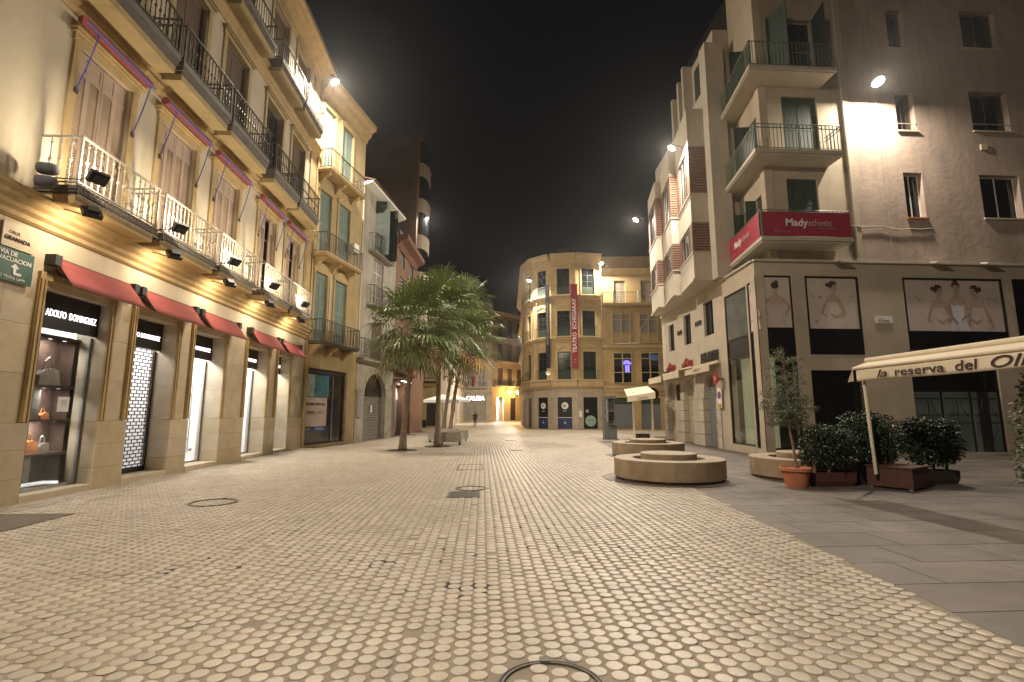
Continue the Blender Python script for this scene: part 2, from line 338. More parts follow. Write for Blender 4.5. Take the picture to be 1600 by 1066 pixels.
def balcony(parent, x0, x1, out, z, rail_h=0.95, slab=0.14, sm=None, rm=None, step=0.16, single=True, fancy=True, mould=True, soff=None, lace=False, name='balcony'):
    sm = sm or M['slabedge']; rm = rm or M['iron']
    mb = MB().box(x0, x1, -out, 0.0, z-slab*.45, z)
    if mould: mb.box(x0+0.02, x1-0.02, -out+0.025, 0.0, z-slab*.75, z-slab*.45).box(x0+.05, x1-.05, -out+.06, 0, z-slab, z-slab*.75)
    b = mb.build(name, sm, parent)
    if soff: MB().box(x0+.06, x1-.06, -out+.07, 0, z-slab-0.16, z-slab).build('soffit', soff, b)
    i = 0.035; zt = z+rail_h
    rl = MB().box(x0+i-.02, x1-i+.02, -out+i-.025, -out+i+.02, zt-.035, zt).box(x0+i-.02, x0+i+.02, -out+i+.02, 0, zt-.035, zt).box(x1-i-.02, x1-i+.02, -out+i+.02, 0, zt-.035, zt)
    rl.box(x0+i-.015, x1-i+.015, -out+i-.015, -out+i+.015, z+.06, z+.085).box(x0+i-.015, x0+i+.015, -out+i+.015, 0, z+.06, z+.085).box(x1-i-.015, x1-i+.015, -out+i+.015, 0, z+.06, z+.085)
    for px in (x0+i, x1-i): rl.box(px-.018, px+.018, -out+i-.018, -out+i+.018, z, zt-.035)
    n = max(2, int((x1-x0-2*i)/step)); m = max(1, int((out-i)/step))
    pos = [(x0+i+(x1-x0-2*i)*k/n, -out+i) for k in range(1, n)]+[(px, -out+i+(out-i)*k/m) for px in (x0+i, x1-i) for k in range(1, m)]
    bh = rail_h-.035-.085
    if lace:    # scrolled iron apron at floor level
        for k in range(int((x1-x0)/0.12)):
            cx = x0+.06+k*.12; pts = [(cx+0.05*math.cos(t), -out-0.012, z-0.10+0.075*math.sin(t)) for t in np.linspace(0, 2*PI, 9)]
            rl.tube(pts, 0.008, 4, False)
            rl.tube([(cx+.025*math.cos(t+1), -out-0.012, z-0.10+0.03*math.sin(t+1)) for t in np.linspace(0, 2*PI, 7)], 0.007, 3, False)
        rl.box(x0, x1, -out-.025, -out-.003, z-.20, z-.185).box(x0, x1, -out-.025, -out-.003, z-.012, z+.004)
    if single:
        rl.build('railing', rm, b)
        for px, py in pos: cached('baluster', (round(bh,2), fancy), lambda: baluster_mb(bh, 0.0145 if fancy else .011, fancy), rm, b, (px, py, z+.085))
    else:
        for px, py in pos: rl.box(px-.01, px+.01, py-.01, py+.01, z+.085, zt-.035)
        rl.build('railing', rm, b)
    return b
def roller_mb(w, h, pitch=0.09, t=0.02):
    pr = []; n = int(h/pitch)
    for k in range(n): z = k*h/n; pr += [(0.0, z+0.004), (-t, z+pitch*.35), (-t, z+pitch*.65), (0.0, z+h/n-0.004)]
    return MB().prism_x([(0.04, 0)]+pr+[(0.04, h)], 0, w)
def light(kind, name, parent, loc, target, power, col, size=0.3, spot=None, blend=0.3, world=True, spread=None):
    d = bpy.data.lights.new(name, kind); d.energy = power; d.color = col
    if kind == 'AREA':
        d.shape = 'DISK'; d.size = size
        if spread: d.spread = spread
    elif kind == 'SPOT': d.spot_size = spot; d.spot_blend = blend; d.shadow_soft_size = size
    else: d.shadow_soft_size = size
    o = bpy.data.objects.new(name, d); COL.objects.link(o)
    v = Vector(target)-Vector(loc); q = v.to_track_quat('-Z', 'Y')
    if parent is not None:
        bpy.context.view_layer.update(); mw = parent.matrix_world.inverted() if False else (Matrix.Translation(parent.location) @ parent.rotation_euler.to_matrix().to_4x4()).inverted()
        o.parent = parent; mm = mw @ (Matrix.Translation(Vector(loc)) @ q.to_matrix().to_4x4()); o.matrix_local = mm
    else: o.location = loc; o.rotation_euler = q.to_euler()
    return o
def floodlight(pos, target, power, label, wall_dir, col=FLOOD, size=0.42, lens='lens', r=0.20, arm=0.5, spread=PI):
    """street floodlight on a short wall arm; wall_dir points from the lamp to its wall"""
    t = thing('wall_floodlight', label, 'floodlight', pos)
    p = Vector(pos); w = Vector(wall_dir).normalized()
    if target is None: target = p-w*(7 if wall_dir != (1, 0, 0) else 9)-Vector((0, 0, 14))
    d = (Vector(target)-p).normalized()
    q = d.to_track_quat('-Z', 'Y').to_euler()
    MB().lathe([(0.0, 0.16), (r*.55, 0.15), (r*.8, 0.08), (r, 0.0), (r, -0.03), (r*.93, -0.03), (r*.9, 0.01)], n=20).build('housing', M['alu'], t, rot=q, smooth=True)
    MB().lathe([(0.001, -0.012), (r*.89, -0.012)], n=20).build('lens', M[lens], t, rot=q)
    MB().tube([Vector((0,0,0.05)), w*arm*.6+Vector((0,0,0.12)), w*arm+Vector((0,0,0.05))], 0.022, 6).build('arm', M['alu'], t)
    light('AREA', 'flood_lamp', t, p+d*0.035, Vector(target), power, col, size, spread=spread)
    return t
exec_order = []

# ================================================================== GROUND
YB = lambda y: 3.35+0.112*y          # right edge of the round-stone paving
MB().box(-150, 150, -60, 400, -0.40, -0.05).build('ground', M['slab'])['kind'] = 'structure'
mortar = mat('mortar', (0.36, 0.305, 0.235), 0.85, 0.35, 1.3, 1.0, 110, col2=(0.26, 0.217, 0.165), stain=.5)
far_stone = mat('worn_stone_far', (0.33, 0.275, 0.20), 0.42, 0.18, 2.5, 0.3, 30, stain=0.3)
paving = MB()
paving.prism_z([(-8.6, -14), (YB(-14), -14), (YB(34), 34), (16, 34), (16, 46), (-8.6, 46)], -0.049, 0.0)
paving = paving.build('round_stone_paving', mortar); tag(paving, None, None, kind='structure')
MB().prism_z([(-60, 40), (60, 40), (60, 170), (-60, 170)], 0.0, 0.004).build('far_street_paving', far_stone)['kind'] = 'structure'
stone_mat = mat('round_stone', (0.42, 0.362, 0.284), 0.38, 0.16, 1.0, 0.22, 55, island=0.12, stain=0.22, col2=(0.325, 0.275, 0.212))
joint_mat = mat('grimy_joint', (0.16, 0.13, 0.097), 0.9, 0.4, 1.7, 0.3, 60, col2=(0.29, 0.24, 0.18))
# shiny worn stones
def stones():
    dx, dy = 0.123, 0.1235; pts = []
    nx0, nx1 = int(-8.3/dx), int(11/dx)
    for i in range(nx0, nx1):
        x = i*dx
        for j in range(int(0.9/dy), int(40.2/dy)):
            y = (j+(0.5 if i % 2 else 0))*dy
            xr = YB(y) if y < 29 else 16
            if x > xr-0.03 or x < -8.14: continue
            if y > 23.5 and x < -8.1+0.25*(y-23.5)+.1: continue
            pts.append((x, y))
    P = np.array(pts)
    P += rng.normal(0, 0.0035, P.shape)
    # cut stones under benches, grates, tree pits, mats
    keep = np.ones(len(P), bool)
    for cx, cy, r in [(4.62, 12.4, 1.62), (6.25, 18.8, 1.5), (-3.4, 22.1, 0.66), (-2.1, 24.4, 0.66), (-4.8, 9.58, 0.0)]:
        keep &= np.hypot(P[:,0]-cx, P[:,1]-cy) > r
    for x0, x1, y0, y1 in [(-0.64, -0.03, 9.85, 10.56), (-8.2, -6.45, 7.45, 8.7)]:
        keep &= ~((P[:,0] > x0) & (P[:,0] < x1) & (P[:,1] > y0) & (P[:,1] < y1))
    # a few lost stones in worn patches
    keep &= rng.random(len(P)) > 0.002
    # ring covers cut a narrow circle
    for cx, cy, r in [(0.42, 3.16, 0.30), (-4.8, 9.58, 0.37), (-0.22, 11.0, 0.31)]:
        d = np.abs(np.hypot(P[:,0]-cx, P[:,1]-cy)-r); keep &= d > 0.055
    return P[keep]
P = stones()
vis = (P[:,1] > 2.2) & (np.abs(P[:,0]) < P[:,1]*1.05+0.2)
P = P[(P[:,1] > 2.2)]
d2 = np.hypot(P[:,0], P[:,1]); inview = (np.abs(P[:,0]-0.06*P[:,1]) < P[:,1]*1.0) & (P[:,1] > 3.0)
order = np.argsort(np.where(inview, d2, 1e9)); near = order[:300]; rest = order[300:]
def disc(n, r, h, bev):
    return MB().lathe([(r+.004, .0006), (r, .0012), (r-.002, h*.8), (r-bev, h), (0.0001, h+0.0012)], n=n)
def disc_mesh(k):
    me = disc(16, 0.0565*k, 0.0062, 0.008).mesh('stone_disc', stone_mat); me.materials.append(joint_mat)
    for i in range(16): me.polygons[i].material_index = 1
    return me
CACHE_S = [disc_mesh(k) for k in (1.0, 0.965, 1.03)]
for q, k in enumerate(near):
    o = link('stone_disc', CACHE_S[q % 3], paving, (P[k,0], P[k,1], rng.normal(0, 0.0012)), (rng.normal(0, .012), rng.normal(0, .012), rng.random()*6))
def bulk(P, n, r, h, bev, name):
    N = len(P); a = np.arange(n)*2*PI/n
    prof = [(r+.004, .0006), (r, .0012), (r-.002, h*.8), (r-bev, h)]; K = len(prof)
    rot = rng.random(N)*6.28; sc = rng.normal(1, 0.035, N); tx = rng.normal(0, .014, N); ty = rng.normal(0, .014, N); dz = rng.normal(0, .0014, N)
    V = np.zeros((N, K*n, 3))
    for i, (pr, pz) in enumerate(prof):
        X = pr*np.cos(a[None]+rot[:,None])*sc[:,None]; Y = pr*np.sin(a[None]+rot[:,None])*sc[:,None]
        V[:, i*n:(i+1)*n, 0] = X+P[:,0:1]; V[:, i*n:(i+1)*n, 1] = Y+P[:,1:2]; V[:, i*n:(i+1)*n, 2] = pz+dz[:,None]+tx[:,None]*X+ty[:,None]*Y
    base = (np.arange(N)*K*n)[:,None]
    quads = []
    for i in range(K-1):
        for j in range(n): quads.append([i*n+j, i*n+(j+1) % n, (i+1)*n+(j+1) % n, (i+1)*n+j])
    Q = (base[:,:,None]+np.array(quads)[None]).reshape(N, -1)
    T = base+np.arange((K-1)*n, K*n)[None]
    loops = np.concatenate([Q, T], 1).ravel()
    tot = np.tile(np.array([4]*((K-1)*n)+[n]), N); st = np.concatenate([[0], np.cumsum(tot)[:-1]])
    me = bpy.data.meshes.new(name); me.vertices.add(N*K*n); me.vertices.foreach_set('co', V.ravel())
    me.loops.add(len(loops)); me.loops.foreach_set('vertex_index', loops.astype(np.int32))
    me.polygons.add(len(tot)); me.polygons.foreach_set('loop_start', st.astype(np.int32))
    me.update(calc_edges=True); me.materials.append(stone_mat); me.materials.append(joint_mat)
    mi = np.tile(np.array([1]*n+[0]*((K-2)*n)+[0], dtype=np.int32), N); me.polygons.foreach_set('material_index', mi)
    return me
Pr = P[rest]; dd = Pr[:,1]
allst = bulk(Pr, 10, 0.0570, 0.0060, 0.008, 'stone_disc_field')
o = link('stone_disc_field', allst, paving); o['kind'] = 'stuff'
dirt = MB()
for cx, cy, rx, ry, n in [(-.95, 5.72, .22, .07, 9), (-.35, 4.93, .22, .10, 12), (-.1, 4.95, .1, .06, 5), (.1, 5.95, .3, .2, 10), (-2.7, 7.2, .35, .08, 7), (1.5, 6.1, .35, .2, 9), (-1.5, 9.95, .6, .12, 10), (1.3, 10.1, .8, .14, 14), (-2.2, 10.6, .6, .1, 8), (.7, 7.3, 1.2, .1, 14), (-3.2, 5.6, .5, .3, 7), (-1.2, 8.0, 1.6, .06, 12), (1.6, 8.0, 1.2, .06, 10)]:
    for k in range(n):
        x, y = cx+random.gauss(0, rx), cy+random.gauss(0, ry); r = random.uniform(.025, .07)
        dirt.add([(x+r*random.uniform(.6, 1.2)*math.cos(a), y+r*random.uniform(.6, 1.2)*math.sin(a), .0026+k*1e-5) for a in np.linspace(0, 2*PI, 9)[:-1]], [tuple(range(8))])
dirt = dirt.build('joint_grime', mat('joint_grime', (.018, .014, .01), .8, .3, 9, .3, 60), paving); dirt['kind'] = 'stuff'
# smooth pale slabs on the right
slabs = MB().prism_z([(YB(-14)+.001, -14), (60, -14), (60, 46), (16.02, 46), (16.02, 34.02), (YB(34)+.001, 34.02)], -0.049, -0.006).build('slab_pavement', mat('slab_joint', (0.10, 0.085, 0.07), 0.9, 0.2, 9, 0.3, 50))
slabs['kind'] = 'structure'
rows = []; farslab = MB(); sp = 0.665; cnt = 0
for j in range(-2, 52):
    y0 = 0.77+j*sp; y1 = y0+sp-0.013; xa = 0; off = (j*0.37) % 1.1
    xs = [YB((y0+y1)/2)+0.02]; x = math.ceil((xs[0]-off)/1.1)*1.1+off
    while x < 24: xs.append(x); x += 1.1
    if len(xs) > 1 and xs[1]-xs[0] < .2: xs.pop(1)
    for k in range(len(xs)-1):
        A0, A1 = xs[k], xs[k+1]-0.012
        l0, l1 = (YB(y0)+.006, YB(y1)+.006) if k == 0 else (A0, A0)
        if (y0+y1)/2 > 29.5 and A1 < 16: continue
        zt = rng.normal(0, .0006)
        poly = [(l0, y0), (A1, y0), (A1, y1), (l1, y1)]
        if -.5 < y0 < 10.2 and A0 < y0*1.15+1.6: MB().prism_z(poly, -0.006, zt).build('slab', M['slab'], slabs)
        else: farslab.prism_z(poly, -0.006, zt)
farslab.build('slab_field', M['slab'], slabs)['kind'] = 'stuff'
# iron covers and grates set in the paving
def ringcover(x, y, r, label, w=0.035):
    t = thing('manhole_cover', label, 'manhole cover', (x, y, 0))
    MB().lathe([(r-w, 0.0), (r-w, 0.013), (r-w*.55, 0.015), (r-w*.5, .009), (r-w*.35, .009), (r-w*.3, 0.015), (r, 0.013), (r, 0.0)], n=48).build('ring', M['iron'], t)
    MB().box(-.03, .03, r-.03, r+.035, 0.0, 0.02).build('hinge', M['iron'], t)
ringcover(0.42, 3.16, 0.32, 'iron ring of the manhole nearest the camera, round stones laid inside it')
ringcover(-4.80, 9.58, 0.39, 'round manhole cover in front of the lit shop doors on the left')
ringcover(-0.22, 11.0, 0.32, 'round manhole cover just behind the slotted drain grate')
g = thing('drain_grate', 'slotted black drain grate in the middle of the stone paving', 'drain', (-0.335, 10.2, 0))
MB().box(-.31, .31, -.36, -.32, 0, .014).box(-.31, .31, .32, .36, 0, .014).box(-.31, -.27, -.32, .32, 0, .014).box(.27, .31, -.32, .32, 0, .014).build('frame', M['iron'], g)
MB().box(-.27, .27, -.32, .32, 0.0005, .003).build('pit', M['black'], g)
for k in range(11): MB().box(-.255+k*.048, -.225+k*.048, -.32, .32, .004, .013).build('bar', M['iron'], g)
def frameset(x0, x1, y0, y1, label):
    t = thing('utility_cover', label, 'utility cover', ((x0+x1)/2, (y0+y1)/2, 0)); a, b = (x1-x0)/2, (y1-y0)/2; w = .035
    MB().box(-a, a, -b, -b+w, 0, .0125).box(-a, a, b-w, b, 0, .0125).box(-a, -a+w, -b+w, b-w, 0, .0125).box(a-w, a, -b+w, b-w, 0, .0125).build('frame', M['iron'], t)
frameset(-0.72, 0.04, 14.45, 15.9, 'rectangular iron frame in the paving beyond the round cover')
frameset(1.2, 1.75, 21.5, 21.9, 'small dark cover in the paving, the nearer of two toward the theatre')
frameset(1.35, 1.95, 29.1, 29.6, 'small dark cover in the paving, the farther of two toward the theatre')
t = thing('floor_mat', 'flat brown ribbed grating on the paving by the shoe-box window at the left edge', 'floor grating', (-7.32, 8.08, 0))
MB().box(-.88, .86, -.60, .60, 0.0, .012).build('plate', mat('brown_mat', (0.16, 0.12, 0.085), 0.9, 0.2, 8, 0.2, 50), t)
for k in range(20): MB().box(-.86+k*.0865, -.82+k*.0865, -.58, .58, .012, .016).build('rib', M['slabedge'], t)

# ================================================================== LEFT BUILDING (corner shop, five bays)
L1 = FR(-8.2, 0, -8.2, 10)
lb = fthing(L1, 'corner_apartment_building', 'cream and ochre four-storey building with a lit fashion shop and floodlit balconies', 'building')
OPS = [(9.62, 11.28), (12.14, 13.76), (14.58, 16.26), (17.82, 19.50), (20.46, 21.72)]
WC = [10.43, 13.05, 15.6, 18.65, 21.15]; WW = 1.5
wall_mb(-6, 23.42, 5.05, 18.3, [(c-WW/2, c+WW/2, 5.78, 8.98) for c in WC]+[(c-WW/2, c+WW/2, 10.2, 13.42) for c in WC]+[(c-WW/2, c+WW/2, 14.6, 17.6) for c in WC], 0.30).build('wall', M['cream'], lb)
wall_mb(-6, 23.42, 4.05, 5.02, (), 0.55).build('shop_frieze', M['cream'], lb)
back_volume(lb, -6, 23.42, 0.56, 8, 5.02, 18.28, M['darkroom'])
# mouldings
mould_mb(-6, 23.5, [(0.03,4.96),(0.08,5.0),(0.08,5.08),(0.15,5.14),(0.15,5.22),(0.22,5.28),(0.22,5.36),(0.30,5.42),(0.30,5.48)]).build('string_course', M['ochre'], lb)
mould_mb(-6, 23.5, [(0.03,9.50),(0.07,9.56),(0.07,9.66),(0.13,9.72),(0.13,9.80),(0.2,9.86),(0.2,9.96),(0.27,10.0),(0.27,10.06)]).build('string_course', M['ochre'], lb)
mould_mb(-6, 23.5, [(0.03,13.85),(0.07,13.91),(0.07,14.01),(0.13,14.07),(0.13,14.15),(0.2,14.21),(0.2,14.31),(0.27,14.35),(0.27,14.41)]).build('string_course', M['ochre'], lb)
mould_mb(-6, 23.55, [(0.04,17.75),(0.1,17.82),(0.1,17.95),(0.25,18.05),(0.25,18.12),(0.45,18.22),(0.5,18.30),(0.72,18.34),(0.75,18.46),(0.75,18.52)]).build('roof_cornice', M['ochre'], lb)
MB().box(-6, 23.5, -0.82, -0.74, 18.44, 18.54).build('gutter', M['darkmetal'], lb)
# ground-floor stone piers in courses, each a block
solid = [(-6.0, 9.62)]+[(OPS[i][1], OPS[i+1][0]) for i in range(4)]+[(21.72, 23.42)]
for a, b in solid:
    n = max(1, round((b-a)/1.6)); 
    for zi, (z0, z1) in enumerate([(0, .45), (.45, .95), (.95, 1.42), (1.42, 2.3), (2.3, 3.18), (3.18, 4.05)]):
        segs = [a+(b-a)*k/n for k in range(n+1)]
        if n > 1 and zi % 2: segs = [a]+[a+(b-a)*(k+.5)/n for k in range(n)]+[b]
        for k in range(len(segs)-1):
            pr = 0.045 if z1 <= 1.43 else 0.0
            MB().box(segs[k]+(.003 if k else 0), segs[k+1]-(.003 if k < len(segs)-2 else 0), -pr, 0.62, z0+.002, z1-.003).build('stone_block', M['stone'], lb)
for a, b in OPS:
    # ochre mouldings round each opening, lintel, sill step
    for xa in (a-0.17, b+0.0):
        f = MB().box(xa, xa+.17, -.045, 0.0, 1.43, 4.06).box(xa+.02, xa+.07, -.07, -.045, 1.43, 4.06).box(xa+.11, xa+.15, -.065, -.045, 1.43, 4.06)
        f.build('door_casing', M['ochre'], lb)
    MB().box(a-.17, b+.17, -.06, 0.0, 4.062, 4.2).build('door_casing', M['ochre'], lb)
    MB().box(a+.002, b-.002, 0.003, 0.62, 3.93, 4.045).build('lintel', M['stone'], lb)
    MB().box(a+.002, b-.002, -.06, 0.62, 0.0, 0.13).build('door_step', M['sill'], lb)
# end pilasters and quoin
MB().box(22.62, 23.40, -.06, 0, 5.5, 9.5).box(22.62, 23.4, -.06, 0, 10.07, 13.85).box(22.62, 23.4, -.06, 0, 14.42, 17.75).box(22.72, 23.30, -.09, -.06, 5.6, 9.4).build('pilaster', M['ochre'], lb)
# first floor: casings, louvred shutters, heads
for i, c in enumerate(WC):
    for fl, (z0, z1) in enumerate([(5.78, 8.98), (10.2, 13.42), (14.6, 17.6)]):
        a, b = c-WW/2, c+WW/2
        cs = MB().box(a-.17, a, -.05, 0, z0-.3 if fl == 0 else z0-.14, z1).box(b, b+.17, -.05, 0, z0-.3 if fl == 0 else z0-.14, z1)
        cs.box(a-.2, b+.2, -.06, 0, z1, z1+.16).box(a-.24, b+.24, -.12, 0, z1+.16, z1+.22).box(a-.27, b+.27, -.17, 0, z1+.22, z1+.27)
        cs.build('window_casing', M['yellow'] if fl else M['ochre'], lb)
        if fl == 0:
            w = cached('window', ('lf', 0), lambda: frame_mb(WW, z1-z0, (1, 3)), M['shutter'], lb, (a, .2, z0))
            cached('pane', ('lf', 0), lambda: MB().box(0.02, WW-.02, .02, .035, .02, 3.15), M['darkglass'], w)
            for k in range(4):
                lw = WW/4-0.006; fold = (0.015 if k % 2 else -0.015) if i != 3 else (0.0, 0, 0.5, 0)[k]
                if i == 4 and k == 2: fold = .4
                cached('shutter', ('lv', 0), lambda: louvre_leaf(lw, 3.18), M['shutter'], w, (k*WW/4+.003, -0.13, 0.01), (0, 0, fold))
        else:
            sh = 'closed' if (i+fl) % 4 else None
            window(lb, a, z0, WW, z1-z0, 0.22, M['shutdark'], M['darkglass'], (1, 3), sh, M['shutdark'])
# rolled red blinds with blue arms over the first-floor windows
for i, c in enumerate(WC):
    a, b = c-1.0, c+1.0
    r = MB().tube([(a, -.20, 9.36), (b, -.20, 9.36)], .10, 12).build('rolled_blind', M['redawn'], lb, smooth=False)
    MB().box(a-.02, b+.05, -.335, -.31, 9.25, 9.30).build('blind_bar', M['blue'], r)
    for xx in (a+.30, b-.08):
        MB().tube([(xx, -.31, 9.28), (xx-.04, -.20, 8.6), (xx-.08, -.06, 7.98)], .014, 5).build('blind_arm', M['blue'], r)
        MB().box(xx-.12, xx-.04, -.08, 0.0, 7.92, 8.02).build('blind_bracket', M['darkmetal'], r)
# balconies
B1 = [(9.12, 11.42), (11.60, 13.98), (14.18, 16.42), (17.08, 19.42), (19.58, 21.85)]
B2 = [(8.9, 11.66), (11.80, 14.18), (14.30, 16.85), (17.40, 19.80), (19.92, 22.2)]
for i in range(5):
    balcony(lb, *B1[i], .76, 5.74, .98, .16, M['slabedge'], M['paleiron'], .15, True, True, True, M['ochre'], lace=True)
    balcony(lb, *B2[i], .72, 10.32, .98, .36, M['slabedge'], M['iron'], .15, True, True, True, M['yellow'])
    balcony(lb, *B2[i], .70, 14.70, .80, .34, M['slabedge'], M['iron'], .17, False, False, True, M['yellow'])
# pots on the first-floor balcony corner
for z in (5.66, 5.90):
    t = tag(MB().lathe([(.0001,0),(.09,.01),(.11,.05),(.11,.22),(.085,.29),(.035,.30),(.0001,.30)], n=16).build('covered_spotlight', M['foam'], None, L1.w(8.80, -.3, z), (PI/2, 0, PI/2+.3), smooth=True),
        'grey padded drum beside the first balcony, '+('lower' if z < 5.7 else 'upper')+' of two', 'drum lamp')
# floodlights on brackets at the balconies: one up, one down each
unused = [(10.15, -1.15, 6.55), (12.75, -1.15, 6.40), (15.25, -1.15, 6.40), (18.0, -1.15, 6.45), (20.6, -1.15, 6.40)]
ordn = ['first', 'second', 'third', 'fourth', 'fifth']
for i, (s_, z_) in enumerate(zip((9.2, 11.75, 14.4, 17.2, 20.2), (5.95,)*5)):
    for dn in (0, 1):
        z = z_ if not dn else 5.30
        p = L1.w(s_+(.25 if dn else 0), -.80 if dn else -1.02, z)
        t = thing('facade_spotlight', f"black box spotlight aimed {'down' if dn else 'up'} from the {ordn[i]} balcony counted from the street sign", 'spotlight', p, L1.a)
        tgt = L1.w(s_+.55, 0.1, 7.3) if not dn else L1.w(s_+1.1, 0.35, 4.0)
        q = (Matrix.Rotation(-L1.a, 3, 'Z') @ (tgt-p)).to_track_quat('-Z', 'Y').to_euler()
        MB().box(-.15, .15, -.12, .12, 0.0, .09).box(-.09, .09, -.08, .08, .09, .15).build('housing', M['darkmetal'], t, rot=q)
        MB().box(-.13, .13, -.11, .11, -.006, -.002).build('lens', M['uplens'], t, rot=q)
        MB().tube([(0,0,0), (0, .2, .02), (0, .5, .1)] if dn else [(0,0,0), (-.12, .2, -.12), (-.2, .6, -.14)], .012, 5).build('bracket', M['darkmetal'], t)
        light('AREA', 'spot_lamp', None, p+(tgt-p).normalized()*.03, tgt, P_DOWN if dn else P_UP*(.7 if i == 0 else 1), WARM if dn else (1, .84, .6), .2)
# red shop awnings (sloping fabric, arms, cassette)
AW = [(9.66, 11.75), (12.1, 14.25), (14.65, 16.78), (17.78, 20.05), (20.5, 22.45)]
for a, b in AW:
    m = MB().grid(lambda u, v: (a+(b-a)*u, -.10-(1-v)*.38, 4.52-(1-v)*.54-.02*math.sin(PI*v)+.004*math.sin(u*11+v*2)), 10, 4)
    aw = m.build('shop_awning', M['redawn'], lb, smooth=True)
    md = aw.modifiers.new('thick', 'SOLIDIFY'); md.thickness = .012
    MB().box(a-.03, b+.03, -.50, -.47, 3.955, 3.99).build('front_bar', M['redtrim'], aw)
    MB().box(a-.1, b+.1, -.10, 0, 4.47, 4.53).box(a-.12, a+.03, -.2, 0, 4.35, 4.55).box(b-.03, b+.12, -.2, 0, 4.35, 4.55).build('cassette', M['darkmetal'], aw)
    for xx in (a+.05, b-.05): MB().tube([(xx, -.08, 4.30), (xx, -.25, 4.1), (xx, -.47, 3.98)], .016, 5).build('arm', M['darkmetal'], aw)
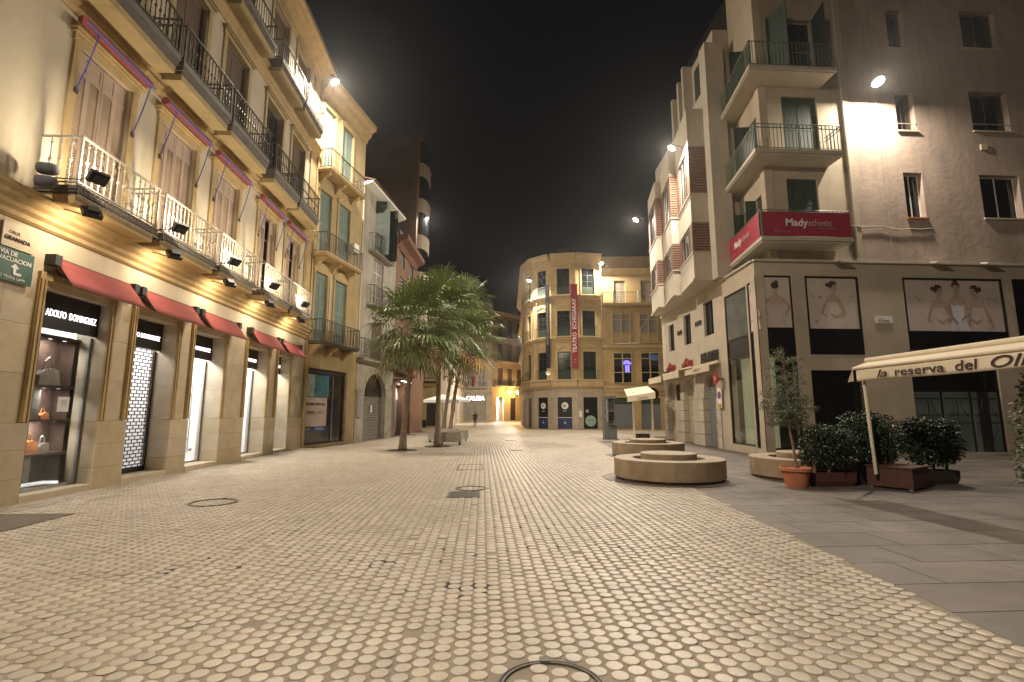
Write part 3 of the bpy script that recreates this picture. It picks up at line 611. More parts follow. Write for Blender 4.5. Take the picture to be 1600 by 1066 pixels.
# the shop interior and fronts
for i, (a, b) in enumerate(OPS):
    room = MB(); y0, y1 = (.34 if i == 0 else .63), 2.6
    room.quad((a-.28,y1,.13),(b+.44,y1,.13),(b+.44,y1,4.0),(a-.28,y1,4.0)).quad((a-.28,y0,.13),(a-.28,y1,.13),(a-.28,y1,4.0),(a-.28,y0,4.0)).quad((b+.44,y1,.13),(b+.44,y0,.13),(b+.44,y0,4.0),(b+.44,y1,4.0))
    room.quad((a-.28,y0,.13),(b+.44,y0,.13),(b+.44,y1,.13),(a-.28,y1,.13)).quad((a-.28,y0,4.0),(a-.28,y1,4.0),(b+.44,y1,4.0),(b+.44,y0,4.0))
    room.build('shop_room', M['shopwall'], lb)
    back_volume(lb, a-.6, b+.6, 2.7, 2.9, 0, 5, M['darkroom'], 'room_back')
    sy = .18 if i == 0 else .36
    sg = MB().box(a+.004, b-.004, sy, sy+.06, 3.22, 3.92).build('sign_board', M['black'], lb)
    txt = 'ADOLFO  DOMINGUEZ' if i == 0 else 'ADOLFO DOMINGUEZ' 
    text(txt, .20 if i == 0 else .17, M['litwhite'], sg, ((a+b)/2+(.05 if i else .10), sy-.012, 3.52), bold=-.002, fitw=1.26 if i == 0 else (b-a)*.8)
    fz = 3.2
    if i == 0:
        fr = MB().box(a, b, .28, .33, .13, .19).box(b-.05, b, .28, .33, .19, 3.2).box(a, a+.03, .28, .33, .19, 3.2).build('shop_window', M['alu'], lb)
        MB().box(a+.03, b-.05, .30, .308, .19, 3.2).build('pane', GLASS, fr)
        MB().box(a+.98, a+1.26, .285, .292, 1.62, 1.92).build('notice', M['paper'], fr)
        for q in range(3): MB().box(a+1.06, a+1.2, .281, .284, 1.84-q*.035, 1.85-q*.035).build('print', M['greyink'], fr)
        sh = MB(); sx0, sx1 = a+.62, b+.06
        sh.box(sx0, sx0+.06, .52, .95, .2, 3.1).box(sx1-.06, sx1, .52, .95, .2, 3.1).box(sx0+.06, sx1-.06, .91, .95, .2, 3.1).box(sx0, sx1, .51, .96, 3.1, 3.16)
        su = sh.build('display_shelving', M['shelfwood'], lb)
        for z in (.75, 1.42, 2.1): MB().box(sx0+.06, sx1-.06, .53, .91, z, z+.05).build('shelf', M['shelfwood'], su)
        MB().box(sx0+.07, sx0+.3, .6, .9, .25, .74).box(sx0+.07, sx0+.35, .62, .9, 1.47, 2.09).build('shelf_panel', M['curtain'], su)
        for zz in (3.09, 2.09, 1.41):
            for xx in (sx0+.4, sx0+.75): MB().lathe([(.0001, 0), (.035, 0)], n=8).build('downlight', M['litwhite'], su, (xx, .62, zz), (PI, 0, 0))
        MB().box(sx1+.12, sx1+.26, .75, .8, .2, 3.7).build('strip', M['striplight'], su)
        gb = [(M['silverbag'], sx0+.55, 2.15, .21, .42, 'silver leather handbag on the top shelf of the lit shop window'), (M['orangebag'], sx0+.30, .80, .15, .30, 'orange handbag on the low shelf of the lit shop window'), (M['orangebag'], sx0+.55, 1.47, .08, .16, 'small orange purse on the middle shelf of the lit shop window'), (M['silverbag'], sx0+.62, .80, .10, .24, 'small silver bag on the low shelf beside the orange handbag')]
        for zz, xx in ((3.05, sx0+.55), (2.06, sx0+.5), (1.38, sx0+.5)): light('AREA', 'shelf_fill', None, L1.w(xx, .62, zz), L1.w(xx, 1.05, zz-1), 14, COOL, .25)  # area lights added under the shelves to brighten the display
        for mm, x, z, hw, h, lab in gb:
            hw *= 1.25; h *= 1.25
            p = L1.w(x, .70, z); t = thing('handbag', lab, 'handbag', p, L1.a)
            MB().prism_y([(-hw, 0), (hw, 0), (hw*.85, h*.35), (hw*.7, h*.62), (hw*.2, h*.68), (-hw*.5, h*.6), (-hw*.95, h*.4)], -.06, .08).build('bag_body', mm, t)
            MB().tube([(-hw*.5, .01, h*.55), (-hw*.35, .01, h*.95), (0, .01, h*1.1), (hw*.35, .01, h*.95), (hw*.45, .01, h*.6)], .013, 6).build('handle', mm, t)
    elif i == 1:
        w, h = b-a, 3.08; gr = MB(); pz = .088; n = int(h/pz)
        for k in range(n+1): gr.box(a, b, .50, .515, .13+k*pz, .13+k*pz+.022)
        for k in range(n):
            x = a+(.105 if k % 2 else 0)
            while x < b: gr.box(x, x+.022, .501, .514, .13+k*pz+.022, .13+(k+1)*pz); x += .21
        gr.box(a, b, .49, .53, .13, .26).build('security_grille', M['darkmetal'], lb)
        MB().box(a, a+.05, .48, .54, .13, 3.2).box(b-.05, b, .48, .54, .13, 3.2).build('grille_guide', M['darkmetal'], lb)
    else:
        fr = MB().box(a, b, .50, .55, .13, .18).box(b-.05, b, .5, .55, .18, 3.2).box(a, a+.05, .5, .55, .18, 3.2).box((a+b)/2-.012, (a+b)/2+.012, .5, .55, .18, 3.2).build('glass_door', M['alu'], lb)
        MB().box(a+.05, b-.05, .52, .528, .18, 3.2).build('pane', GLASS, fr)
        hx = (a+b)/2+.09
        MB().tube([(hx, .44, .45), (hx, .44, 2.6)], .014, 8).box(hx-.02, hx+.02, .44, .52, .8, .84).box(hx-.02, hx+.02, .44, .52, 1.5, 1.54).box(hx-.02, hx+.02, .44, .52, 2.1, 2.14).build('handle', M['steel'], fr)
        if i == 2: MB().box(b-.35, b-.2, .62, .64, .45, .53).build('socket', M['white'], fr)
    rl = MB().box(a+.1, b-.1, 1.3, 1.5, 3.93, 3.97).build('ceiling_light', M['striplight'], lb)
    light('AREA', 'shop_lamp', None, L1.w((a+b)/2, 1.4, 3.88), L1.w((a+b)/2, 1.25, 0), P_SHOP*(0.5 if i == 0 else .8 if i == 1 else 2.2), COOL, 1.0)
# signs left
t = tag(MB().box(-.31, .31, 0, .03, -.215, .215).build('street_sign', M['sill'], None, L1.w(8.95, -.04, 4.65), (0, 0, L1.a)), 'pale ceramic street name plate above the green evacuation sign', 'street sign')
text('CALLE', .075, M['ink'], t, (-.10, -.008, .05), ext=.002); text('GRANADA', .10, M['ink'], t, (-.03, -.008, -.06), bold=.003, ext=.002)
t = tag(MB().box(-.42, .36, 0, .03, -.28, .28).build('evacuation_sign', M['signgreen'], None, L1.w(8.90, -.07, 4.12), (0, 0, L1.a)), 'green evacuation sign with white bent arrow on the stone wall', 'sign')
text('VIA DE', .105, M['whiteink'], t, (-.14, -.008, .20), bold=.003, ext=.002); text('EVACUACION', .105, M['whiteink'], t, (-.03, -.008, .095), bold=.003, ext=.002)
text('C/ Molina Lario', .08, M['whiteink'], t, (-.03, -.008, -.21), ext=.002)
MB().prism_y([(v[0]*.72+.02, v[1]*.62-.02) for v in [(-.02, .10), (-.14, -.03), (-.06, -.03), (-.06, -.17), (-.03, -.215), (.16, -.215), (.16, -.145), (.02, -.145), (.02, -.03), (.10, -.03)]], -.010, -.002).build('arrow', M['whiteink'], t)
tag(MB().tube([L1.w(7.4+.05*math.sin(k*1.3), -.03, 5.5+k*.8) for k in range(14)], .02, 5).build('hanging_cable', M['cable']), 'dark cable running down the cream wall left of the first window', 'cable')

# ================================================================== SECOND LEFT BUILDING (yellow)
L2 = FR(-8.1, 23.45, -6.95, 27.95)
K2 = L2.len/4.5
yb2 = lambda y: (y-23.45)*K2
b2 = fthing(L2, 'yellow_house', 'yellow house with grey-green shutters between the lit shop and the grey house', 'building')
wins2 = [(yb2(23.75), yb2(24.75)), (yb2(25.45), yb2(26.55))]
ops2 = [(a, b, z0, z1) for a, b in wins2 for z0, z1 in ((5.05, 8.35), (9.3, 12.5), (13.6, 16.9))]
shop2 = (yb2(23.62), yb2(27.05), 0.12, 3.7)
wall_mb(0, yb2(27.95), 0, 18.2, ops2+[shop2], .3).build('wall', M['yellow'], b2)
back_volume(b2, 0, yb2(27.9), .31, 8, 3.9, 18.19, M['yellow'])
MB().box(shop2[0]-.1, shop2[1]+.1, .8, .9, 0, 3.8).build('shop_back', M['darkroom'], b2)
mould_mb(-.05, yb2(28.0), [(0.05,17.3),(0.1,17.5),(0.3,17.7),(0.35,17.9),(0.6,18.05),(0.62,18.3)]).build('roof_cornice', M['ochre'], b2)
for a, b in wins2:
    for z0, z1 in ((5.05, 8.35), (9.3, 12.5), (13.6, 16.9)):
        window(b2, a, z0, b-a, z1-z0, .14, M['shutgreen'], M['darkglass'], (1, 2), 'closed', M['shutgreen'])
        MB().box(a-.14, a, -.05, 0, z0, z1).box(b, b+.14, -.05, 0, z0, z1).box(a-.18, b+.18, -.07, 0, z1, z1+.22).prism_y([(a-.1, z1+.22), (b+.1, z1+.22), ((a+b)/2+.2, z1+.5), ((a+b)/2-.2, z1+.5)], -.06, 0).build('window_casing', M['ochre'], b2)
for z, out, lab in ((4.95, .72, 0), (9.2, .72, 1), (13.45, .72, 1)):
    bb = balcony(b2, .02, yb2(26.95), out, z, 1.0, .16, M['ochre'] if lab else M['slabedge'], M['iron'], .14, True, False, True)
    for xx in (.3, 1.7, 3.2):
        MB().prism_x([(0, z-.7), (0, z-.17), (-.55, z-.17), (-.5, z-.28), (-.25, z-.4), (-.12, z-.6)], xx-.1, xx+.1).build('console', M['ochre'], bb)
MB().box(3.1, 3.55, -.45, -.1, 10.2, 10.65).build('air_conditioner', M['white'], b2)
MB().box(1.55, 1.72, -.04, 0, 5.4, 8.9).build('drain_pipe', M['cream'], b2)
sf = MB().box(shop2[0], shop2[1], .12, .2, 3.5, 3.7).box(shop2[0], shop2[0]+.08, .12, .2, .12, 3.5).box(shop2[1]-.1, shop2[1], .12, .2, .12, 3.5).box(shop2[0], shop2[1], .12, .2, .12, .2).build('shop_window', M['door'], b2)
MB().box(shop2[0]+.08, shop2[1]-.1, .16, .17, .2, 3.5).build('pane', M['darkglass'], sf)
MB().box(2.55, 2.60, .10, .16, .2, 3.45).build('mullion', M['steel'], sf)
MB().box(.12, .95, .125, .14, 2.35, 3.4).build('poster', M['paleteal'], sf); MB().box(.96, 2.2, .125, .14, 2.35, 3.4).build('poster', M['teal'], sf)
MB().box(.10, 2.1, .12, .14, .95, 2.33).build('poster', mat('pinkish_paper', (0.5, 0.42, 0.38), .7, .05, 3, 0), sf)
MB().box(.12, 1.05, .125, .14, .74, .93).build('poster', M['navy'], sf); MB().box(1.07, 2.05, .125, .14, .74, .93).build('poster', M['signblue'], sf)
text('PG', .55, M['greyink'], sf, (.5, .118, 3.0), ext=.002); text('PROXIMA APERTURA', .17, M['ink'], sf, (1.1, .112, 2.0), bold=.003, ext=.002)
text('SU TIENDA', .17, M['ink'], sf, (.65, .112, 1.6), ext=.002); text('MOTA', .22, M['greyink'], sf, (1.6, .112, 1.6), ext=.002)
text('¡LOCAL!', .12, M['whiteink'], sf, (.6, .118, .83), ext=.002); text('PRONTO', .12, M['whiteink'], sf, (1.55, .118, .83), ext=.002)

# ================================================================== THIRD LEFT BUILDING (narrow grey)
L3 = FR(-6.95, 27.95, -5.95, 33.5); K3 = L3.len/5.55
yb3 = lambda y: (y-27.95)*K3
b3 = fthing(L3, 'narrow_grey_house', 'narrow grey three-storey house with arched stone shopfront and tiled eaves', 'building')
arch = [(yb3(29.15), 0), (yb3(32.35), 0)]
ops3 = [(yb3(29.75), yb3(31.45), 11.15, 14.55), (yb3(29.75), yb3(31.35), 7.95, 11.0-.1), (yb3(29.8), yb3(31.4), 4.7, 7.3)]
wall_mb(0, L3.len, 4.4, 14.8, ops3, .3).build('wall', M['greywall'], b3)
back_volume(b3, 0, L3.len, .31, 7, 4.4, 14.8, M['greywall'])
# stone arch front
ax0, ax1, sp3 = yb3(29.0), yb3(32.3), 2.55; r3 = (ax1-ax0)/2; cx3 = (ax0+ax1)/2
pts = [(0, 0), (ax0, 0), (ax0, sp3)]+[(cx3-r3*math.cos(t), sp3+r3*.82*math.sin(t)) for t in np.linspace(0, PI, 15)[1:-1]]+[(ax1, sp3), (ax1, 0), (L3.len, 0), (L3.len, 4.4), (0, 4.4)]
MB().prism_y(pts, -.04, .3).build('stone_arch_front', M['oldstone'], b3)
for k in range(11):   # voussoirs
    t0, t1 = PI*k/11+.01, PI*(k+1)/11-.01; ri, ro = 1.0, 1.28
    MB().prism_y([(cx3-r3*f*math.cos(t), sp3+r3*.82*f*math.sin(t)) for f, t in ((ri, t0), (ri, t1), (1.17, t1), (1.17, t0))][::-1], -.07, -.04).build('arch_stone', M['oldstone'], b3)
rs = roller_mb(ax1-ax0, 2.6, .1).build('roller_shutter', M['rollbrown'], b3, (ax0, .22, 0))
MB().prism_y([(cx3-r3*math.cos(t), sp3+r3*.82*math.sin(t)) for t in np.linspace(PI, 0, 15)], .2, .28).build('fanlight', M['darkglass'], b3)
MB().box(cx3-.12, cx3+.12, .17, .19, 1.6, 2.05).build('notice', M['paper'], b3)
mould_mb(-.03, L3.len, [(0.05,4.42),(0.25,4.48),(0.42,4.52),(0.42,4.62)]).build('ledge', M['oldstone'], b3)
MB().box(.1, .7, -.12, -.042, 1.35, 2.8).build('meter_cabinet', M['alu'], b3)
window(b3, ops3[0][0], 11.15, ops3[0][1]-ops3[0][0], 3.4, .14, M['dkgreen'], M['darkglass'], (1, 3), 'ajar', M['dkgreen'])
window(b3, ops3[1][0], 7.95, ops3[1][1]-ops3[1][0], 2.95, .14, M['white'], M['curtain'], (1, 3))
window(b3, ops3[2][0], 4.7, ops3[2][1]-ops3[2][0], 2.6, .14, M['dkgreen'], M['darkglass'], (1, 2), 'closed', M['shutdark'])
for z in (11.1, 7.9): balcony(b3, yb3(28.95), yb3(32.1), .45, z, 1.15, .1, M['greywall'], M['iron'], .15, True, False, False)
balcony(b3, .1, L3.len-.1, .4, 4.66, 1.1, .04, M['oldstone'], M['iron'], .16, False, False, False)
MB().box(-.02, .10, -.05, 0, 4.5, 14.7).build('drain_pipe', M['cream'], b3)
mould_mb(-.1, L3.len+.1, [(0.1,14.7),(0.35,14.78),(0.55,14.85),(0.58,14.95)]).build('eaves', M['white'], b3)
for k in range(24):
    xx = -.05+k*(L3.len+.1)/24
    MB().add([(xx+a*.235, y, z+h) for y, z in ((-.66, 14.98), (2.5, 15.9)) for a, h in ((0,0),(.25,.08),(.5,.11),(.75,.08),(1,0))], [(0,1,6,5),(1,2,7,6),(2,3,8,7),(3,4,9,8)]).build('roof_tile', M['cap'], b3)

# ================================================================== FOURTH LEFT BUILDING (tall, brick red)
L4 = FR(-5.95, 33.5, -5.2, 44.5)
b4 = fthing(L4, 'brick_red_house', 'brick-red house with arched shopfronts and a dark red cornice behind the palms', 'building')
ops4 = [(x, x+1.3, z0, z0+2.6) for x in (1.2, 4.2, 7.2) for z0 in (5.0, 8.6, 12.0)]
wall_mb(0, 6.2, 4.3, 14.0, ops4[:6], .3).build('wall', M['redwall'], b4)
back_volume(b4, 0.002, 6.2, .31, 8, 4.0, 13.98, M['redwall'])
b4t = fthing(L4, 'tall_brown_building', 'tallest building of the left row, blank brown side wall and white rounded bays', 'building')
wall_mb(6.25, L4.len, 0, 25.0, (), .3).build('wall', M['redwall'], b4t); back_volume(b4t, 6.25, L4.len, .31, 12, 0, 24.95, mat('brown_side_wall', (0.16, 0.115, 0.08), .9, .2, .6, .2, 12, stain=.4))
mould_mb(6.2, L4.len, [(0.02,24.7),(0.12,24.8),(0.15,25.1)]).build('roof_cornice', M['redtrim'], b4t)
MB().box(0, 6.2, .0, .3, 3.5, 4.28).build('frieze', M['redwall'], b4)
for x, w in ((0, .9), (3.0, .7), (5.6, .6)): MB().box(x, x+w, -.05, .5, 0, 3.5).build('pier', M['redwall'], b4)
for x in (.9, 3.7):
    w = 1.9 if x > 1 else 2.1; rr = w/2
    cached('roller_shutter', ('b4', w), lambda: roller_mb(w, 2.5, .1), M['rollgrey'], b4, (x, .3, 0))
    MB().prism_y([(x+rr-rr*math.cos(t), 2.5+rr*.9*math.sin(t)) for t in np.linspace(PI, 0, 11)], .28, .34).build('fanlight', M['white'] if x < 7 else M['darkglass'], b4)
mould_mb(-.02, 6.2, [(0.05,13.0),(0.3,13.3),(0.75,13.5),(0.8,13.8)]).build('red_cornice', M['redtrim'], b4)
mould_mb(-.02, 6.2, [(0.05,4.2),(0.3,4.35),(0.35,4.5)]).build('string_course', M['redtrim'], b4)
for x, w in ops4 and [(1.2, 1.3), (4.2, 1.3)]:
    for z0 in (5.0, 8.6, 12.0): window(b4, x, z0, 1.3, 2.6, .14, M['dkgreen'], M['darkglass'], (1, 2), 'closed', M['dkgreen'])
    balcony(b4, x-.3, x+1.6, .6, 4.95, 1.0, .12, M['redtrim'], M['iron'], .16, False, False, False)
for z in (5.5, 8.8, 12.0, 15.2, 18.4, 21.6):   # white rounded bays on the far end
    pr = [(7.0, 0), (7.15, -.30), (7.7, -.55), (8.5, -.62), (9.3, -.55), (9.85, -.30), (10, 0)]
    bw = MB().prism_z(pr, z, z+1.1).prism_z([(a, b*1.05) for a, b in pr], z+1.1, z+1.2).build('rounded_bay', M['bay'], b4t)
    MB().prism_z([(a+.05*(8.5-a)/1.5, b*.9) for a, b in pr], z+1.2, z+3.2-.01).build('bay_window', M['darkglass'], bw)
t = thing('shop_sign_lamp', 'row of small lit lamps under a dark canopy of the red building', 'shop lamp', L4.w(1.8, -.6, 3.7), L4.a)
MB().box(-1.6, 1.8, -.05, .6, .05, .12).build('canopy', M['darkmetal'], t)
for k in range(3): MB().box(-1.0+k, -.6+k, -.02, .2, 0.0, .05).build('lamp', M['litwhite'], t)
light('AREA', 'canopy_lamp', t, L4.w(1.9, -.5, 3.68), L4.w(1.9, -.2, 0), 40, COOL, .6)

# ================================================================== FAR LEFT STREET
L5 = FR(-11.0, 56, -4.6, 56)
b5 = fthing(L5, 'cream_corner_house', 'cream house with a plain dark door at the far end behind the palm trunks', 'building')
ops5 = [(.9, 2.0, .15, 3.5), (4.9, 5.9, .15, 3.2), (1.4, 2.6, 6.3, 8.9), (4.3, 5.5, 6.3, 8.9), (1.4, 2.6, 10.3, 12.9), (4.3, 5.5, 10.3, 12.9)]
wall_mb(-6, 6.4, 0, 17.5, ops5, .3).build('wall', M['yellow'], b5); back_volume(b5, -6, 6.4, .31, 14, 0, 17.45, M['yellow'])
MB().box(.9, 2.0, .15, .22, .15, 3.5).box(1.43, 1.47, .12, .15, .2, 3.4).build('door', M['door'], b5); MB().box(4.9, 5.9, .15, .22, .15, 3.2).build('door', M['door'], b5)
MB().box(-6, .9, -.06, 0, 0, .8).box(2.0, 4.9, -.06, 0, 0, .8).build('plinth', M['darkmetal'], b5)
for a, b, z0, z1 in ops5[2:]: window(b5, a, z0, b-a, z1-z0, .15, M['shutdark'], M['darkglass'], (1, 2), 'closed', M['shutdark'])
balcony(b5, .4, 6.2, .7, 5.2, 1.0, .14, M['far'], M['iron'], .16, False, False)
mould_mb(-6, 6.4, [(0.05,4.5),(0.2,4.7),(0.3,4.8)]).build('string_course', M['theatretrim'], b5); mould_mb(-6, 6.45, [(0.05,17.1),(0.3,17.4),(0.5,17.6)]).build('roof_cornice', M['theatretrim'], b5)
L5b = FR(-4.6, 56, -3.3, 92)
b5b = fthing(L5b, 'long_side_house', 'long receding house front with a brightly lit shop behind the farther palm trunk', 'building')
ops = [(12.0, 16.0, .15, 3.8), (20, 23, .15, 3.6), (27, 30, .15, 3.6)]+[(x, x+1.4, z, z+2.7) for x in (3, 8, 13, 18, 23, 28, 33) for z in (6, 10, 14)]
wall_mb(0, L5b.len, 0, 18, ops, .3).build('wall', M['far'], b5b); back_volume(b5b, .01, L5b.len, 2.4, 10, 0, 17.9, M['far'])
back_volume(b5b, .01, L5b.len, .31, 2.39, 5, 17.9, M['far'])
for x in (3, 8, 13, 18, 23, 28, 33):
    for z in (6, 10, 14): window(b5b, x, z, 1.4, 2.7, .15, M['shutdark'], M['darkglass'], (1, 2), 'closed', M['shutdark'])
    balcony(b5b, x-.4, x+1.8, .6, 5.9, 1, .12, M['far'], M['iron'], .2, False, False, False)
for a, b in ((20, 23), (27, 30)): cached('roller_shutter', ('b5', 3.), lambda: roller_mb(3., 3.45, .1), M['rollgrey'], b5b, (a, .2, .15))
MB().box(12, 16, .25, .3, 3.3, 3.8).build('shop_sign', M['white'], b5b)
MB().box(11.9, 16.1, 2.2, 2.3, 0, 3.9).build('shop_back_wall', M['shopwall'], b5b)
MB().box(12.3, 15.7, 1.2, 1.5, 3.85, 3.9).build('ceiling_light', M['striplight'], b5b)
light('AREA', 'shop_lamp', None, L5b.w(14, 1.2, 3.8), L5b.w(14, .4, 0), 900, COOL, 1.5)
L6 = FR(-4.2, 93, 1.75, 93)
b6 = fthing(L6, 'grey_corner_building', 'pale grey corner building with the lit white shop name above its doors, closing the street', 'building')
ops = [(1.0, 4.9, .15, 4.8)]+[(x, x+1.3, z, z+3.2) for x in (1.3, 3.4) for z in (6.4, 11.3, 16)]
wall_mb(-3, L6.len, 0, 22, ops, .3).build('wall', M['far'], b6); back_volume(b6, -3, L6.len-.05, .31, 14, 0, 21.95, M['far'])
MB().box(1.0, 4.9, .2, .28, .15, 4.8).box(2.93, 2.98, .15, .2, .15, 4.8).build('shop_door', M['oldstone'], b6)
sg = MB().box(1.1, 4.8, .1, .19, 3.75, 4.75).build('sign_board', M['alu'], b6)
text('CALESA', 1.05, M['litwhite'], sg, (2.95, .06, 4.22), bold=.03, sx=.92)
for x in (.55, 5.2): MB().box(x, x+.5, -.12, 0, .9, 21).build('pilaster', M['far'], b6)
for a, b, z0, z1 in ops[1:]: window(b6, a, z0, b-a, z1-z0, .15, M['white'], M['curtain'], (1, 2))
for z in (6.2, 11.1, 15.8): balcony(b6, .9, 5.1, .6, z, 1.1, .18, M['far'], M['iron'], .2, False, False)
mould_mb(-3, L6.len, [(0.05,5.0),(0.25,5.2),(0.35,5.35)]).build('string_course', M['far'], b6)
mould_mb(-3, L6.len, [(0.05,21.5),(0.35,21.8),(0.6,22.1)]).build('roof_cornice', M['far'], b6)
MB().box(2.6, 2.9, -.7, -.66, 6.6, 8.2).build('red_cloth', M['redflag'], b6)
L7 = FR(1.75, 93, 10.5, 101)
b7 = fthing(L7, 'orange_lit_building', 'far building front washed orange by its street lamps, between grey corner and theatre', 'building')
ops = [(1.3, 3.2, .15, 4.5), (5.0, 6.6, .15, 4.4), (8.6, 10.2, .15, 4.2)]+[(x, x+1.3, z, z+3.2) for x in (1.6, 4.2, 6.8, 9.4) for z in (6.8, 11.5, 16)]
wall_mb(0, L7.len, 0, 20.6, ops, .3).build('wall', M['farorange'], b7)
for z0, z1 in ((4.9, 20.5),): back_volume(b7, 0.01, L7.len, .31, 12, z0, z1, M['farorange'])
back_volume(b7, 0.01, L7.len, 2, 12, 0, 4.9, M['farorange'])
MB().box(1.0, 3.5, 1.6, 1.7, 0, 4.6).build('shop_back_wall', M['shopwall'], b7)
MB().box(1.5, 3.0, .9, 1.1, 4.5, 4.55).build('ceiling_light', M['striplight'], b7)
light('AREA', 'shop_lamp', None, L7.w(2.25, .9, 4.4), L7.w(2.25, .4, 0), 700, COOL, 1.2)
MB().box(5.0, 6.6, .2, .28, .15, 4.4).build('door', M['door'], b7); MB().box(8.6, 10.2, .2, .28, .15, 4.2).build('door', M['door'], b7)
for a, b, z0, z1 in ops[3:]: window(b7, a, z0, b-a, z1-z0, .15, M['shutdark'], M['darkglass'], (1, 2), 'closed', M['shutdark'])
for z in (6.6, 11.3, 15.8):
    balcony(b7, .3, 5.9, .7, z, 1.1, .2, M['far'], M['iron'], .2, False, False); balcony(b7, 6.3, 11.2, .7, z, 1.1, .2, M['far'], M['iron'], .2, False, False)
mould_mb(0, L7.len, [(0.05,20.1),(0.35,20.4),(0.6,20.7)]).build('roof_cornice', M['farorange'], b7)
for k, (x, lab) in enumerate(((4.0, 'left of two orange street lanterns on the far building front'), (4.9, 'right and brighter of two orange street lanterns on the far building front'))):
    p = L7.w(x+ (0.9 if k else -.6), -1.1, 5.4); t = thing('street_lantern', lab, 'lantern', p, L7.a)
    MB().lathe([(.06, -.35), (.16, -.3), (.24, .18), (.27, .2), (.1, .38), (.02, .5)], n=6).build('lantern_glass', M['orangelens'] if k else mat('orange_dim', (1, .5, .12), .5, 0, 1, 0, emit=8), t)
    MB().tube([(0, 0, .5), (0, .5, .7), (0, 1.1, .3)], .03, 5).build('arm', M['iron'], t)
    light('POINT', 'lantern_lamp', t, p+Vector((0, -.4, 0)), p-Vector((0, 0, 3)), 900 if k else 450, (1, .55, .18), .2)

